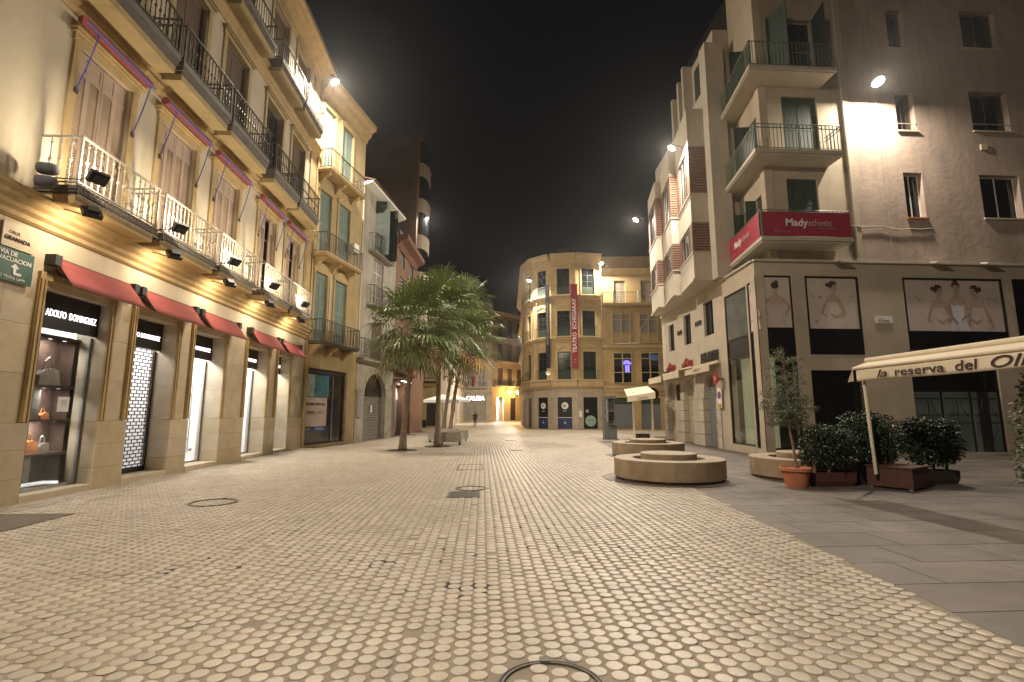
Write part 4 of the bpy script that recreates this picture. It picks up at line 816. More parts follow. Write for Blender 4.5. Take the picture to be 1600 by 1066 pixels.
# ================================================================== THEATRE BUILDING (rounded corner)
TP = [(5.6, 72), (4.55, 51.6), (5.1, 49.1), (6.65, 47.5), (9.0, 46.95), (11.5, 47.15)]
tb = thing('rounded_theatre_building', 'ochre building with rounded corner, green shutters and tall theatre banners', 'building', (8, 47, 0))
tbm = Matrix.Translation(Vector((-8, -47, 0)))
class Sub:  # an Empty-free helper: parents meshes to tb in a segment frame
    pass
def seg_obj(fr, mb, name, m, **k):
    pts = [fr.w(*v)-Vector((8, 47, 0)) for v in mb.v]; nb = MB(); nb.v = [tuple(p) for p in pts]; nb.f = mb.f
    return nb.build(name, m, tb, **k)
floors = [(4.75, 7.4), (8.9, 11.4), (13.0, 15.65)]
wid = {1: (.9,), 2: (.95,), 3: (1.25,), 4: (1.3,)}
for si in range(5):
    (xa, ya), (xb, yb_) = TP[si], TP[si+1]; fr = FR(xa, ya, xb, yb_); Ls = fr.len
    if si == 0: cs = [(Ls-1.6-k*3.0, .95) for k in range(5)]
    else: cs = [(Ls*.5 if si < 4 else Ls*.5, {1: 1.0, 2: 1.1, 3: 1.25, 4: 1.28}[si])]
    ops = [(c-w/2, c+w/2, z0, z1) for c, w in cs for z0, z1 in floors]+[(c-w/2-.05, c+w/2+.05, .1, 3.05) for c, w in cs]
    seg_obj(fr, wall_mb(0, Ls, 0, 3.9, [o for o in ops if o[2] < 1], .25), 'stone_base', M['theatrebase'])
    seg_obj(fr, wall_mb(0, Ls, 3.9, 16.6, [o for o in ops if o[2] > 1], .25), 'wall', M['theatre'])
    seg_obj(fr, MB().box(.1, Ls-.1, .6, 2.2, 0, 16.5), 'building_core', M['darkroom'])
    for prof, nm, mm in (([(0.02,3.85),(0.2,3.95),(0.35,4.1),(0.38,4.55),(0.5,4.6),(0.5,4.7)], 'string_course', 'theatretrim'), ([(0.02,8.35),(0.15,8.5),(0.35,8.62),(0.38,8.72)], 'string_course', 'theatretrim'), ([(0.02,12.5),(0.15,12.65),(0.35,12.78),(0.38,12.88)], 'string_course', 'theatretrim'),
                         ([(0.02,16.2),(0.15,16.4),(0.4,16.6),(0.45,16.8),(0.6,16.9),(0.6,17.05)], 'roof_cornice', 'theatretrim'), ([(0.0,17.05),(0.1,17.05),(0.1,17.12)], 'parapet', 'theatre')):
        seg_obj(fr, mould_mb(-.02, Ls+.02, prof), nm, M[mm])
    for c, w in cs:
        for fi, (z0, z1) in enumerate(floors):
            h = z1-z0; p = fr.w(c-w/2, .12, z0)-Vector((8, 47, 0))
            o = cached('window', ('tf', w), lambda: frame_mb(w, h, (1, 3), .07), M['dkgreen'], tb, p, (0, 0, fr.a))
            o2 = cached('pane', ('tp', w), lambda: MB().box(.02, w-.02, .02, .035, .02, h-.02), M['darkglass'], o)
            cached('lower_panel', ('tl', w), lambda: MB().box(.07, w-.07, -.01, .015, .05, h*.3), M['dkgreen'], o)
            seg_obj(fr, MB().box(c-w/2-.16, c-w/2, -.05, 0, z0, z1).box(c+w/2, c+w/2+.16, -.05, 0, z0, z1).box(c-w/2-.2, c+w/2+.2, -.07, 0, z1, z1+.14)
                    .prism_y([(c-w/2-.15, z1+.3), (c-w/2+.1, z1+.3), (c, z1+.55), (c+w/2-.1, z1+.3), (c+w/2+.15, z1+.3), (c+.2, z1+.72), (c-.2, z1+.72)], -.08, 0), 'window_casing', M['theatretrim'])
            bz = z0-.02
            sl = seg_obj(fr, MB().box(c-w/2-.2, c+w/2+.2, -.32, 0, bz-.1, bz), 'balcony', M['theatretrim'])
            rl = MB().box(c-w/2-.18, c+w/2+.18, -.31, -.28, bz+.85, bz+.88).box(c-w/2-.18, c+w/2+.18, -.31, -.28, bz+.05, bz+.08)
            for k in range(12): rl.box(c-w/2-.18+(w+.34)*k/11, c-w/2-.165+(w+.34)*k/11, -.30, -.285, bz, bz+.85)
            pts = [fr.w(*v)-Vector((8, 47, 0)) for v in rl.v]; nb = MB(); nb.v = [tuple(q) for q in pts]; nb.f = rl.f; nb.build('railing', M['dkgreen'], sl)
        dw = w/2+.05
        dn = seg_obj(fr, MB().box(c-dw, c+dw, .1, .16, .1, 3.05), 'shop_front', M['black'] if si != 3 else M['black'])
        if si in (2, 3):
            nb = MB().box(c-dw+.03, c+dw-.03, .07, .1, .15, 1.1); pts = [fr.w(*v)-Vector((8, 47, 0)) for v in nb.v]; n2 = MB(); n2.v = [tuple(q) for q in pts]; n2.f = nb.f; n2.build('lower_panel', M['navy'], dn)
            o = link('emblem', MB().lathe([(.0001, 0), (.33*w/1.25, 0), (.33*w/1.25, .02), (.0001, .02)], n=20).mesh('emblem', M['whiteink']), dn, fr.w(c, .07, 2.25)-Vector((8, 47, 0)), (PI/2, 0, fr.a))
            text('21', .36, M['ink'], dn, fr.w(c, .03, 2.25)-Vector((8, 47, 0)), (PI/2, 0, fr.a), bold=.01); text('B T L', .14, M['whiteink'], dn, fr.w(c, .06, 1.75)-Vector((8, 47, 0)), (PI/2, 0, fr.a), bold=.004)
            text('A', .34, M['whiteink'], dn, fr.w(c, .04, .66)-Vector((8, 47, 0)), (PI/2, 0, fr.a))
            n3 = MB().box(c-dw, c+dw, .05, .1, 1.12, 1.17); n4 = MB(); n4.v = [tuple(fr.w(*v)-Vector((8, 47, 0))) for v in n3.v]; n4.f = n3.f; n4.build('door_bar', M['white'], dn)
        if si == 4:
            link('emblem', MB().lathe([(.0001, 0), (.52, 0), (.52, .02), (.0001, .02)], n=24).mesh('emblem', M['greenlabel']), dn, fr.w(c, .08, .82)-Vector((8, 47, 0)), (PI/2, 0, fr.a))
            link('emblem', MB().lathe([(.0001, 0), (.17, 0), (.17, .02), (.0001, .02)], n=16).mesh('emblem', M['greyink']), dn, fr.w(c-.32, .08, 1.75)-Vector((8, 47, 0)), (PI/2, 0, fr.a))
            text('hola que', .17, M['ink'], dn, fr.w(c, .04, .9)-Vector((8, 47, 0)), (PI/2, 0, fr.a))
    if si == 4:
        w2 = MB().box(.12, .42, -.04, 0, 1.2, 1.75); seg_obj(fr, w2, 'meter_cabinet', M['white'])
roofp = [(x-8, y-47) for x, y in TP]+[(11.5-8, 72-47)]
MB().prism_z([(x*.96, y+.3) for x, y in roofp], 16.3, 16.7).build('roof', M['slabedge'], tb)
# rooftop pavilion
MB().box(-.9, 2.4, 6.5, 11, 16.7, 18.9).box(.3, 1.5, 6.6, 9, 18.9, 19.9).build('roof_pavilion', M['slabedge'], tb)
fr34 = FR(*TP[3], *TP[4]); fr45 = FR(*TP[4], *TP[5])
t = thing('theatre_banner', 'crimson vertical banner reading TEATRO ECHEGARAY between the theatre windows', 'banner', fr34.w(2.28, -.45, 9.85), fr34.a+.05)
MB().box(-.31, .31, 0, .03, -4.0, 4.0).build('cloth', M['magenta'], t); MB().box(-.38, .38, -.02, .05, 4.0, 4.06).build('rod', M['iron'], t); MB().box(-.38, .38, -.02, .05, -4.06, -4.0).build('rod', M['iron'], t)
text('TEATRO  ECHEGARAY', .52, M['whiteink'], t, (0, -.012, .0), (PI/2, -PI/2, 0), bold=.012, sx=1.0); text('M', .2, M['whiteink'], t, (0, -.012, -3.3))
text('teatro', .12, M['whiteink'], t, (0, -.012, -3.55))
fr23 = FR(*TP[2], *TP[3])
t = thing('theatre_banner', 'narrow dark vertical banner left of the crimson one on the rounded building', 'banner', fr23.w(fr23.len-.08, -.45, 9.8), fr34.a-.25)
MB().box(-.22, .22, 0, .03, -4.0, 4.1).build('cloth', M['black'], t); MB().box(-.28, .28, -.02, .05, 4.1, 4.16).build('rod', M['iron'], t)
text('TEATRO CERVANTES DE MALAGA', .27, M['greyink'], t, (0, -.012, .3), (PI/2, -PI/2, 0), bold=.006)
text('M', .2, M['redink'], t, (0, -.012, -3.5))
# satellite disc
t = tag(MB().lathe([(.0001, 0), (.12, .02), (.20, .06), (.21, .07), (.18, .05)], n=18).build('satellite_dish', M['white'], None, fr34.w(-.35, -.5, 5.3), (PI/2-.3, 0, .3)), 'small white dish at the foot of the dark banner', 'dish')

# ================================================================== RIGHT-HAND NEIGHBOUR OF THE THEATRE
L8 = FR(11.52, 47.0, 19.5, 46.2)
b8 = fthing(L8, 'galleried_ochre_building', 'ochre building with glazed galleries and top balcony right of the theatre', 'building')
gal = [(.95, 2.75), (3.55, 5.35), (6.1, 7.8)]
ops = [(a, b, z0, z1) for a, b in gal for z0, z1 in ((4.35, 7.3), (8.15, 11.1))]+[(a+.3, b-.4, 12.2, 14.4) for a, b in gal]+[(1.0, 2.8, .1, 3.0), (3.5, 5.3, .1, 3.0), (6.0, 7.7, .1, 3.0)]
wall_mb(0, L8.len, 0, 15.4, ops, .3).build('wall', M['theatre'], b8); back_volume(b8, 0.01, L8.len, .6, 14, 0, 15.35, M['darkroom'])
MB().box(0, L8.len, 1.2, 6, 15.4, 17.2).box(4.0, 4.5, 1.0, 1.2, 15.4, 17.2).build('attic_storey', M['theatre'], b8)
for i, (a, b) in enumerate(gal):
    for z0, z1 in ((4.35, 7.3), (8.15, 11.1)):
        lit = z0 < 5
        o = MB().box(a, a+.08, -.15, 0.1, z0, z1).box(b-.08, b, -.15, .1, z0, z1).box(a+.08, b-.08, -.15, .1, z1-.08, z1).box(a+.08, b-.08, -.15, .1, z0, z0+.08).box(a+.08, b-.08, -.13, .08, z0+1.0, z0+1.08).box(a+.08, b-.08, -.13, .08, z1-.62, z1-.55).box((a+b)/2-.05, (a+b)/2+.05, -.14, .09, z0+.08, z1-.08)
        g = o.build('gallery_window', M['theatretrim'], b8)
        MB().box(a+.05, b-.05, 0, .02, z0+.05, z1-.05).build('pane', M['darkglass'] if lit else M['curtain'], g)
        if not lit:
            MB().box(a+.08, b-.08, -.05, -.02, z0+.08, z0+1.0).build('lower_panel', M['theatre'], g)
    window(b8, a+.3, 12.2, b-a-.7, 2.2, .1, M['theatretrim'], M['curtain'], (1, 2))
balcony(b8, .02, L8.len, .7, 12.05, 1.05, .25, M['theatretrim'], M['iron'], .14, False, False)
for x in (1.0, 3.4): MB().box(x, x+.12, -.72, -.6, 12.05, 13.2).build('balcony_post', M['white'], b8)
for prof in ([(0.05,7.6),(0.3,7.8),(0.3,8.0)], [(0.05,3.5),(0.2,3.8),(0.35,3.95),(0.35,4.1)], [(0.05,15.0),(0.3,15.3),(0.5,15.5)]): mould_mb(0, L8.len, prof).build('string_course', M['theatretrim'], b8)
for x, w in ((1.0, 1.8), (3.5, 1.8), (6.0, 1.7)):
    cached('roller_shutter', ('b8', w), lambda: roller_mb(w, 2.35, .1), M['rollgrey'], b8, (x, .2, .1))
    MB().box(x, x+w, .1, .2, 2.45, 3.0).build('shutter_box', M['dkgreen'], b8)
# blue glowing fan shape inside the first gallery window
fl = MB()
for k in range(5):
    t0, t1 = PI*k/5+.06, PI*(k+1)/5-.06
    fl.prism_y([(.1*math.cos(t0), .1*math.sin(t0)), (.42*math.cos(t0), .42*math.sin(t0)), (.42*math.cos(t1), .42*math.sin(t1)), (.1*math.cos(t1), .1*math.sin(t1))], -.02, 0)
t = tag(fl.box(-.16, .0, -.02, 0, -.75, -.06).box(.05, .25, -.02, 0, -.75, -.06).build('blue_light', M['bluelight'], None, L8.w(2.25, -.03, 6.15), (0, 0, L8.a)), 'blue fan-shaped light glowing in a gallery window right of the theatre', 'neon light')

# ================================================================== RIGHT BUILDING
Y0 = 18.2
RA = FR(10.5, Y0, 20.5, Y0)                     # faces the camera
RB = FR(11.2, 30.2, 10.5, Y0)                   # street front, x runs towards the corner
rb = lambda y: (30.2-y)*RB.len/12.0
bt = fthing(RA, 'corner_tower_building', 'beige corner building with posters below and wrap-round balconies above', 'building')
def pr_(fr, mb):   # mesh given in frame fr, parented to bt (frame RA)
    nb = MB(); nb.f = mb.f
    inv = Matrix.Rotation(-RA.a, 4, 'Z') @ Matrix.Translation(-RA.o)
    nb.v = [tuple(inv @ fr.w(*v)) for v in mb.v]; return nb
def off(x): return x-10.5
# --- ground and mezzanine, front A
opsA = [(off(10.62), off(11.95), .24, 6.88), (off(12.5), off(14.66), 3.8, 6.88), (off(12.45), off(14.55), .12, 3.2), (off(16.5), off(20.65), 4.0, 6.88), (off(16.45), off(20.0), .1, 4.0-.02), (off(21.1), off(23), 4.0, 6.9)]
wall_mb(.0, 27, 0, 7.42, opsA, .35).build('wall', M['base'], bt)
MB().box(1.7, 27, .9, 8, 0, 7.3).build('building_core', M['darkroom'], bt)
# string joints as thin recessed-looking courses of cladding
MB().box(0, 27, -.02, 0, 0, .12).build('plinth', M['base'], bt)
# --- street front B ground
yS = [(18.03+.05, 18.9), (19.0+.05, 21.1)]
opsB = [(rb(18.9), rb(18.28), .26, 6.7), (rb(21.05), rb(19.0), .30, 6.66), (rb(23.45), rb(22.3), 5.25, 6.9), (rb(26.3), rb(25.25), 5.2, 6.82), (rb(28.95), rb(27.95), 5.18, 6.74)]
wall_mb(0, rb(21.95), 4.0, 7.42, [o for o in opsB], .35, wall_mb(rb(21.95), RB.len, 0, 7.42, opsB, .35)) 
pr_(RB, wall_mb(rb(21.95), RB.len-.001, 0, 7.42, opsB, .35)).build('wall', M['base'], bt)
pr_(RB, wall_mb(0, rb(21.95), 3.45, 7.42, opsB, .35)).build('wall', M['bay'], bt)
pr_(RB, MB().box(0, RB.len-.6, .8, 9, 0, 7.3)).build('building_core', M['darkroom'], bt)
for a, b, z0, z1 in opsB[2:]:
    pr_(RB, frame_mb(b-a, z1-z0, (1, 0)).add([], [])).build  # no-op
    f = frame_mb(b-a, z1-z0, (1, 0)); f.v = [(x+a, y+.12, z+z0) for x, y, z in f.v]; w = pr_(RB, f).build('window', M['darkmetal'], bt)
    pr_(RB, MB().box(a, b, .17, .19, z0, z1)).build('pane', M['darkglass'], w)
# arched shop doors in blocks
doors = [(rb(23.95), rb(22.42), M['rollgrey']), (rb(26.75), rb(25.35), M['rollcream']), (rb(29.7), rb(28.2), M['rollcream'])]
edges = [0]+[v for d in doors[::-1] for v in d[:2]]+[rb(21.95)]
for k in range(0, len(edges), 2):
    a, b = edges[k], edges[k+1]
    zs = [0, .55, 1.15, 1.72, 2.28, 3.44]
    for j in range(5):
        pr_(RB, MB().box(a+.002, b-.002, -.06 if j < 4 else 0, .35, zs[j]+.012, zs[j+1]-.012)).build('stone_block', M['bay'], bt)
for a, b, mm in doors:
    w = b-a; r = w/2; cx = (a+b)/2; zs_ = 2.55
    pts = [(a, zs_), (a, 3.44), (b, 3.44), (b, zs_)]+[(cx+r*math.cos(t), zs_+.8*math.sin(t)) for t in np.linspace(0, PI, 13)[1:-1]]
    pr_(RB, MB().prism_y(pts[::-1], 0, .33)).build('arch_head', M['bay'], bt)
    m_ = roller_mb(w, 3.4, .085); m_.v = [(x+a, y+.25, z) for x, y, z in m_.v]
    pr_(RB, m_).build('roller_shutter', mm, bt)
# curtain shop windows on street front and corner
def glassbay(fr, x0, x1, zb, zt, post_m, z_p0, z_p1, low='glass', name='shop_window', up=None):
    o = pr_(fr, MB().box(x0, x0+.06, .02, .12, zb, zt).box(x1-.06, x1, .02, .12, zb, zt).box(x0+.06, x1-.06, .02, .12, zt-.06, zt).box(x0+.06, x1-.06, .02, .12, zb, zb+.06).box(x0+.06, x1-.06, .02, .12, z_p1-.03, z_p1+.03).box(x0+.06, x1-.06, .02, .12, z_p0-.03, z_p0+.03)).build(name, M['black'], bt)
    pr_(fr, MB().box(x0+.06, x1-.06, .05, .07, z_p1+.03, zt-.06)).build('upper_panel', up, o)
    pr_(fr, MB().box(x0+.06, x1-.06, .05, .08, z_p0+.03, z_p1-.03)).build('black_panel', M['black'], o)
    if low == 'glass':
        pr_(fr, MB().box(x0+.06, x1-.06, .05, .06, zb+.06, z_p0-.03)).build('pane', GLASSDIM, o)
        pr_(fr, MB().box(x0+.06, x1-.06, .55, .6, zb, z_p0)).build('blind', M['window_lit'], o)
    return o
dimpanel = mat('dim_grey_panel', (0.11, 0.12, 0.115), 0.15, .3, 1.2, .02, 3)
o1 = glassbay(RA, off(10.62), off(11.95), .24, 6.88, None, 3.75, 4.8, up=M['mesh'])
o2 = glassbay(RB, rb(18.9), rb(18.28), .26, 6.70, None, 3.7, 4.72, up=M['mesh'])
o3 = glassbay(RB, rb(21.05), rb(19.0), .30, 6.66, None, 3.88, 4.68, up=dimpanel)
MB().box(-.005, .12, 0.0, .02, .2, 6.9).build('corner_post', M['black'], bt)
f2 = MB().box(off(12.5), off(14.66), .03, .1, 3.8, 3.86)
for (x0, x1, zb, zm, zt) in ((off(12.5), off(14.66), 3.8, 4.8, 6.88), (off(16.5), off(20.65), 4.0, 4.75, 6.88)):
    o = MB().box(x0, x0+.06, -.01, .12, zb, zt).box(x1-.06, x1, -.01, .12, zb, zt).box(x0+.06, x1-.06, -.01, .12, zt-.06, zt).box(x0+.06, x1-.06, -.01, .12, zb, zm).build('poster_frame', M['black'], bt)
    MB().box(x0+.06, x1-.06, .05, .07, zm, zt-.06).build('poster', M['mesh'], o)
MB().box(off(21.1), off(23), .1, .15, 4.0, 6.9).build('pane', M['darkglass'], bt)
# printed women on the posters: flat layers
def figure(fr, cx, z0, s, pose, par, dress='pdress', hair=1, ybase=.044, flip=1, zmin=4.8):
    def P(poly, m, k): 
        q = [(cx+flip*x*s, z0+z*s) for x, z in poly]; q2 = []
        for i_ in range(len(q)):
            (ax, az), (bx, bz) = q[i_], q[(i_+1) % len(q)]
            if az >= zmin: q2.append((ax, az))
            if (az >= zmin) != (bz >= zmin): tt = (zmin-az)/(bz-az); q2.append((ax+(bx-ax)*tt, zmin))
        q = q2
        if len(q) < 3: return
        if flip < 0: q = q[::-1]
        pr_(fr, MB().prism_y(q, ybase-.0012*k-.001, ybase-.0012*k)).build('print', M[m], par)
    def ell(x, z, a, b, n=14, t0=0): return [(x+a*math.cos(2*PI*i/n+t0), z+b*math.sin(2*PI*i/n+t0)) for i in range(n)][::1]
    def face(x, z, a):
        P([(x-.07*a, z+.02), (x-.025*a, z+.02), (x-.03*a, z+.035), (x-.065*a, z+.035)], 'phair', 6); P([(x+.02*a, z+.02), (x+.065*a, z+.02), (x+.06*a, z+.035), (x+.025*a, z+.035)], 'phair', 6)
        P([(x-.03, z-.07), (x, z-.082), (x+.03, z-.07), (x, z-.06)], 'pflower', 6); P([(x-.012, z-.03), (x+.012, z-.03), (x, z+.015)], 'pskin2', 6)
    if pose == 'back':
        P([(-.30,-.2),(.30,-.2),(.36,.25),(.17,.72),(.19,1.0),(-.19,1.0),(-.17,.72),(-.34,.25)], dress, 1)
        P([(-.19,1.0),(.19,1.0),(.24,1.22),(.07,1.30),(.06,1.42),(-.06,1.42),(-.07,1.30),(-.24,1.22)], 'pskin', 2)
        P([(-.24,1.22),(-.20,1.10),(-.38,.92),(-.24,.68),(-.28,.64),(-.47,.92)], 'pskin2', 3); P([(.24,1.22),(.47,.94),(.28,.64),(.24,.68),(.38,.94),(.20,1.10)], 'pskin2', 3)
        P(ell(0,1.53,.095,.13), 'pskin', 3); P(ell(.0,1.60,.125,.11), 'phair', 4); P(ell(.05,1.71,.06,.05), 'phair', 5)
    elif pose == 'side':
        P([(-.34,-.2),(.38,-.2),(.42,.2),(.30,.72),(.22,1.05),(-.17,1.05),(-.20,.6)], dress, 1)
        P([(-.17,1.05),(.2,1.05),(.22,1.2),(.06,1.30),(.05,1.42),(-.06,1.42),(-.06,1.30),(-.2,1.2)], 'pskin', 2)
        P([(-.20,1.2),(-.14,1.05),(-.30,.78),(-.05,.64),(.12,.72),(.12,.66),(-.05,.56),(-.40,.74)], 'pskin2', 3)
        P([(.2,1.18),(.30,1.0),(.42,.72),(.30,.62),(.26,.66),(.34,.74),(.22,.98)], 'pskin2', 4)
        P(ell(-.05,1.52,.10,.135), 'pskin', 3); face(-.075, 1.51, .8); P([(-.16,1.60),(-.1,1.71),(.04,1.73),(.12,1.63),(.09,1.46),(.02,1.53),(-.04,1.62)], 'phair', 4); P(ell(.15,1.60,.06,.07), 'phair', 5)
    else:
        P([(-.26,-.2),(.26,-.2),(.28,.3),(.16,.75),(.2,1.06),(.1,1.02),(0,1.07),(-.1,1.02),(-.2,1.06),(-.16,.75),(-.28,.3)], dress, 1)
        P([(-.2,1.06),(-.1,1.02),(0,1.07),(.1,1.02),(.2,1.06),(.23,1.2),(.07,1.29),(.06,1.42),(-.06,1.42),(-.07,1.29),(-.23,1.2)], 'pskin', 2)
        P([(.23,1.2),(.2,1.06),(.26,.8),(.10,.58),(.06,.62),(.33,.78)][::-1][::-1], 'pskin2', 3); P([(-.23,1.2),(-.33,.78),(-.06,.5),(-.03,.55),(-.25,.8),(-.2,1.06)], 'pskin2', 3)
        P(ell(0,1.52,.095,.135), 'pskin', 3); face(0, 1.51, 1); P([(-.11,1.52),(-.12,1.64),(-.05,1.72),(.06,1.72),(.12,1.64),(.11,1.52),(.06,1.62),(-.06,1.62)], 'phair', 4); P(ell(0,1.74,.07,.05), 'phair', 5)
def blossoms(fr, pts, par, s=.06):
    m = MB()
    for x, z in pts:
        for k in range(5):
            a = random.random()*6; xx, zz = x+random.gauss(0, s), z+random.gauss(0, s*.7)
            m.prism_y([(xx+s*.5*math.cos(a+t), zz+s*.35*math.sin(a+t)) for t in (0, 1.3, 2.5, 3.8, 5)], .0405, .0425)
    pr_(fr, m).build('blossom_print', M['pflower'], par)
par = [c for c in bt.children if c.name.startswith('poster_frame')]
figure(RA, off(11.30), 4.45, 1.28, 'back', o1, zmin=4.84)
figure(RB, rb(18.56), 4.4, 1.2, 'side', o2, zmin=4.76)
figure(RA, off(13.62), 4.50, 1.28, 'side', par[0], flip=-1, zmin=4.8); blossoms(RA, [(off(12.8), 6.1), (off(13.1), 6.05), (off(14.35), 6.1), (off(12.9), 5.1)], par[0])
figure(RA, off(17.95), 4.28, 1.36, 'side', par[1], 'pdress', flip=-1, zmin=4.76); figure(RA, off(18.72), 4.32, 1.42, 'front', par[1], 'pdress2', zmin=4.76, ybase=.036); figure(RA, off(19.5), 4.28, 1.36, 'side', par[1], 'pdress', zmin=4.76, ybase=.029)
blossoms(RA, [(off(17.0), 6.1), (off(17.2), 6.0), (off(20.3), 6.0), (off(20.1), 6.1)], par[1])
# shutter and glass doors below
gs = MB(); x0, x1 = off(12.45), off(14.55)
for k in range(44): gs.box(x0, x1, .10, .115, .14+k*.07, .14+k*.07+.022)
for k in range(17): gs.box(x0+k*(x1-x0)/16-.008, x0+k*(x1-x0)/16+.008, .116, .124, .12, 3.2)
gs = gs.build('rolling_grille', M['darkmetal'], bt); MB().box(x0, x1, .3, .32, .12, 3.2).build('pane', M['darkglass'], gs)
x0, x1 = off(16.45), off(20.0)
o = MB().box(x0, x1, .06, .12, 2.42, 2.52).box(x0, x0+.06, .06, .12, .1, 3.96).box(x1-.06, x1, .06, .12, .1, 3.96).box(x0, x1, .06, .12, 3.9, 3.96).build('entrance_front', M['black'], bt)
MB().box(x0+.06, x1-.06, .08, .09, 2.52, 3.9).build('fascia_glass', M['black'], o)
MB().box(x0, x1, .6, .64, .1, 3.9).build('entrance_back', M['darkroom'], o)
for k in range(3):
    dx0 = x0+.08+k*1.17; dx1 = dx0+1.05
    d = MB().box(dx0, dx1, .1, .13, .12, 2.4).build('glass_door', M['gateglass'], bt)
    g_ = MB(); cx = (dx0+dx1)/2
    for sx in (-1, 1):
        g_.tube([(cx+sx*.15, .085, 2.15), (cx+sx*.17, .085, 1.85), (cx+sx*.3, .085, 1.6), (cx+sx*.44, .085, 1.45)], .014, 4); g_.tube([(cx+sx*.44, .085, 1.15), (cx+sx*.34, .085, .85), (cx+sx*.12, .085, .6), (cx+sx*.1, .085, .2)], .014, 4)
    g_.box(dx0+.04, dx1-.04, .08, .095, 2.12, 2.16).box(dx0+.04, dx1-.04, .08, .095, 1.5, 1.53).box(dx0+.04, dx1-.04, .08, .095, 1.2, 1.23).box(cx-.01, cx+.01, .08, .095, 1.2, 2.12)
    g_.build('door_ornament', M['darkmetal'], d)
# soffit lamps over the posters
for xx, lab in ((13.85, 'small white lamp over the single-figure poster'), (17.85, 'small white lamp over the three-figure poster, left of two'), (19.95, 'small white lamp over the three-figure poster, right of two')):
    t = thing('poster_lamp', lab, 'lamp', RA.w(off(xx), -.30, 7.38), 0)
    MB().prism_x([(-.2, -.02), (.08, .06), (.08, .10), (-.2, .03)], -.3, .3).build('housing', M['white'], t); MB().box(-.03, .03, .05, .31, .04, .07).build('arm', M['alu'], t)
t = tag(MB().box(-.35, .35, 0, .02, -.13, .13).build('street_sign', M['paper'], None, RA.w(off(15.55), -.03, 5.17)), 'small white street plaque on the wall between the two large posters', 'street sign')
text('CALLE', .07, M['ink'], t, (-.12, -.004, .05), ext=.001); text('STA. MARIA', .09, M['ink'], t, (.0, -.004, -.05), bold=.002, ext=.001)
# cornice between base and upper floors
MB().box(-.05, 27, -.12, .4, 7.42, 7.5).build('ledge', M['soffit'], bt)
pr_(RB, MB().box(-.02, RB.len-.03, -.1, .4, 7.42, 7.5)).build('ledge', M['soffit'], bt)
# --- upper tower, corner at x=11.2
TX = off(11.2)
UB = FR(11.75, 21.2, 11.2, Y0)
twA = [(off(12.1), off(13.38), 8.9, 10.9), (off(12.15), off(13.65), 11.75, 14.5), (off(11.75), off(13.75), 15.25, 18.0)]
wall_mb(TX, off(14.75), 7.5, 23, twA, .3).build('wall', M['beige'], bt)
twB = [(.5, 1.6, 8.6, 10.4), (2.0, 2.6, 8.6, 10.4), (1.9, 2.8, 11.7, 13.8), (.4, 1.2, 15.2, 17.0), (1.9, 2.8, 15.2, 17.4)]
pr_(UB, wall_mb(0, UB.len-.001, 7.5, 23, twB, .3)).build('wall', M['beige'], bt)
MB().box(TX+1.2, off(14.7), .5, 9, 7.5, 22.9).build('building_core', M['darkroom'], bt)
for i, (a, b, z0, z1) in enumerate(twA):
    window(bt, a, z0, b-a, z1-z0, .15, M['dkgreen'] if i < 2 else M['beige'], M['darkglass'], (1, 1), {0: 'closed', 1: 'closed', 2: 'ajar'}[i], M['dkgreen'])
for a, b, z0, z1 in twB:
    f = plain_leaf(b-a, z1-z0); f.v = [(x+a, y+.08, z+z0) for x, y, z in f.v]; w = pr_(UB, f).build('window', M['dkgreen'], bt)
    f = plain_leaf((b-a)*.8, z1-z0); f.v = [(a-.02-y, -x*.9, z+z0) for x, y, z in f.v]; pr_(UB, f).build('shutter', M['dkgreen'], w)
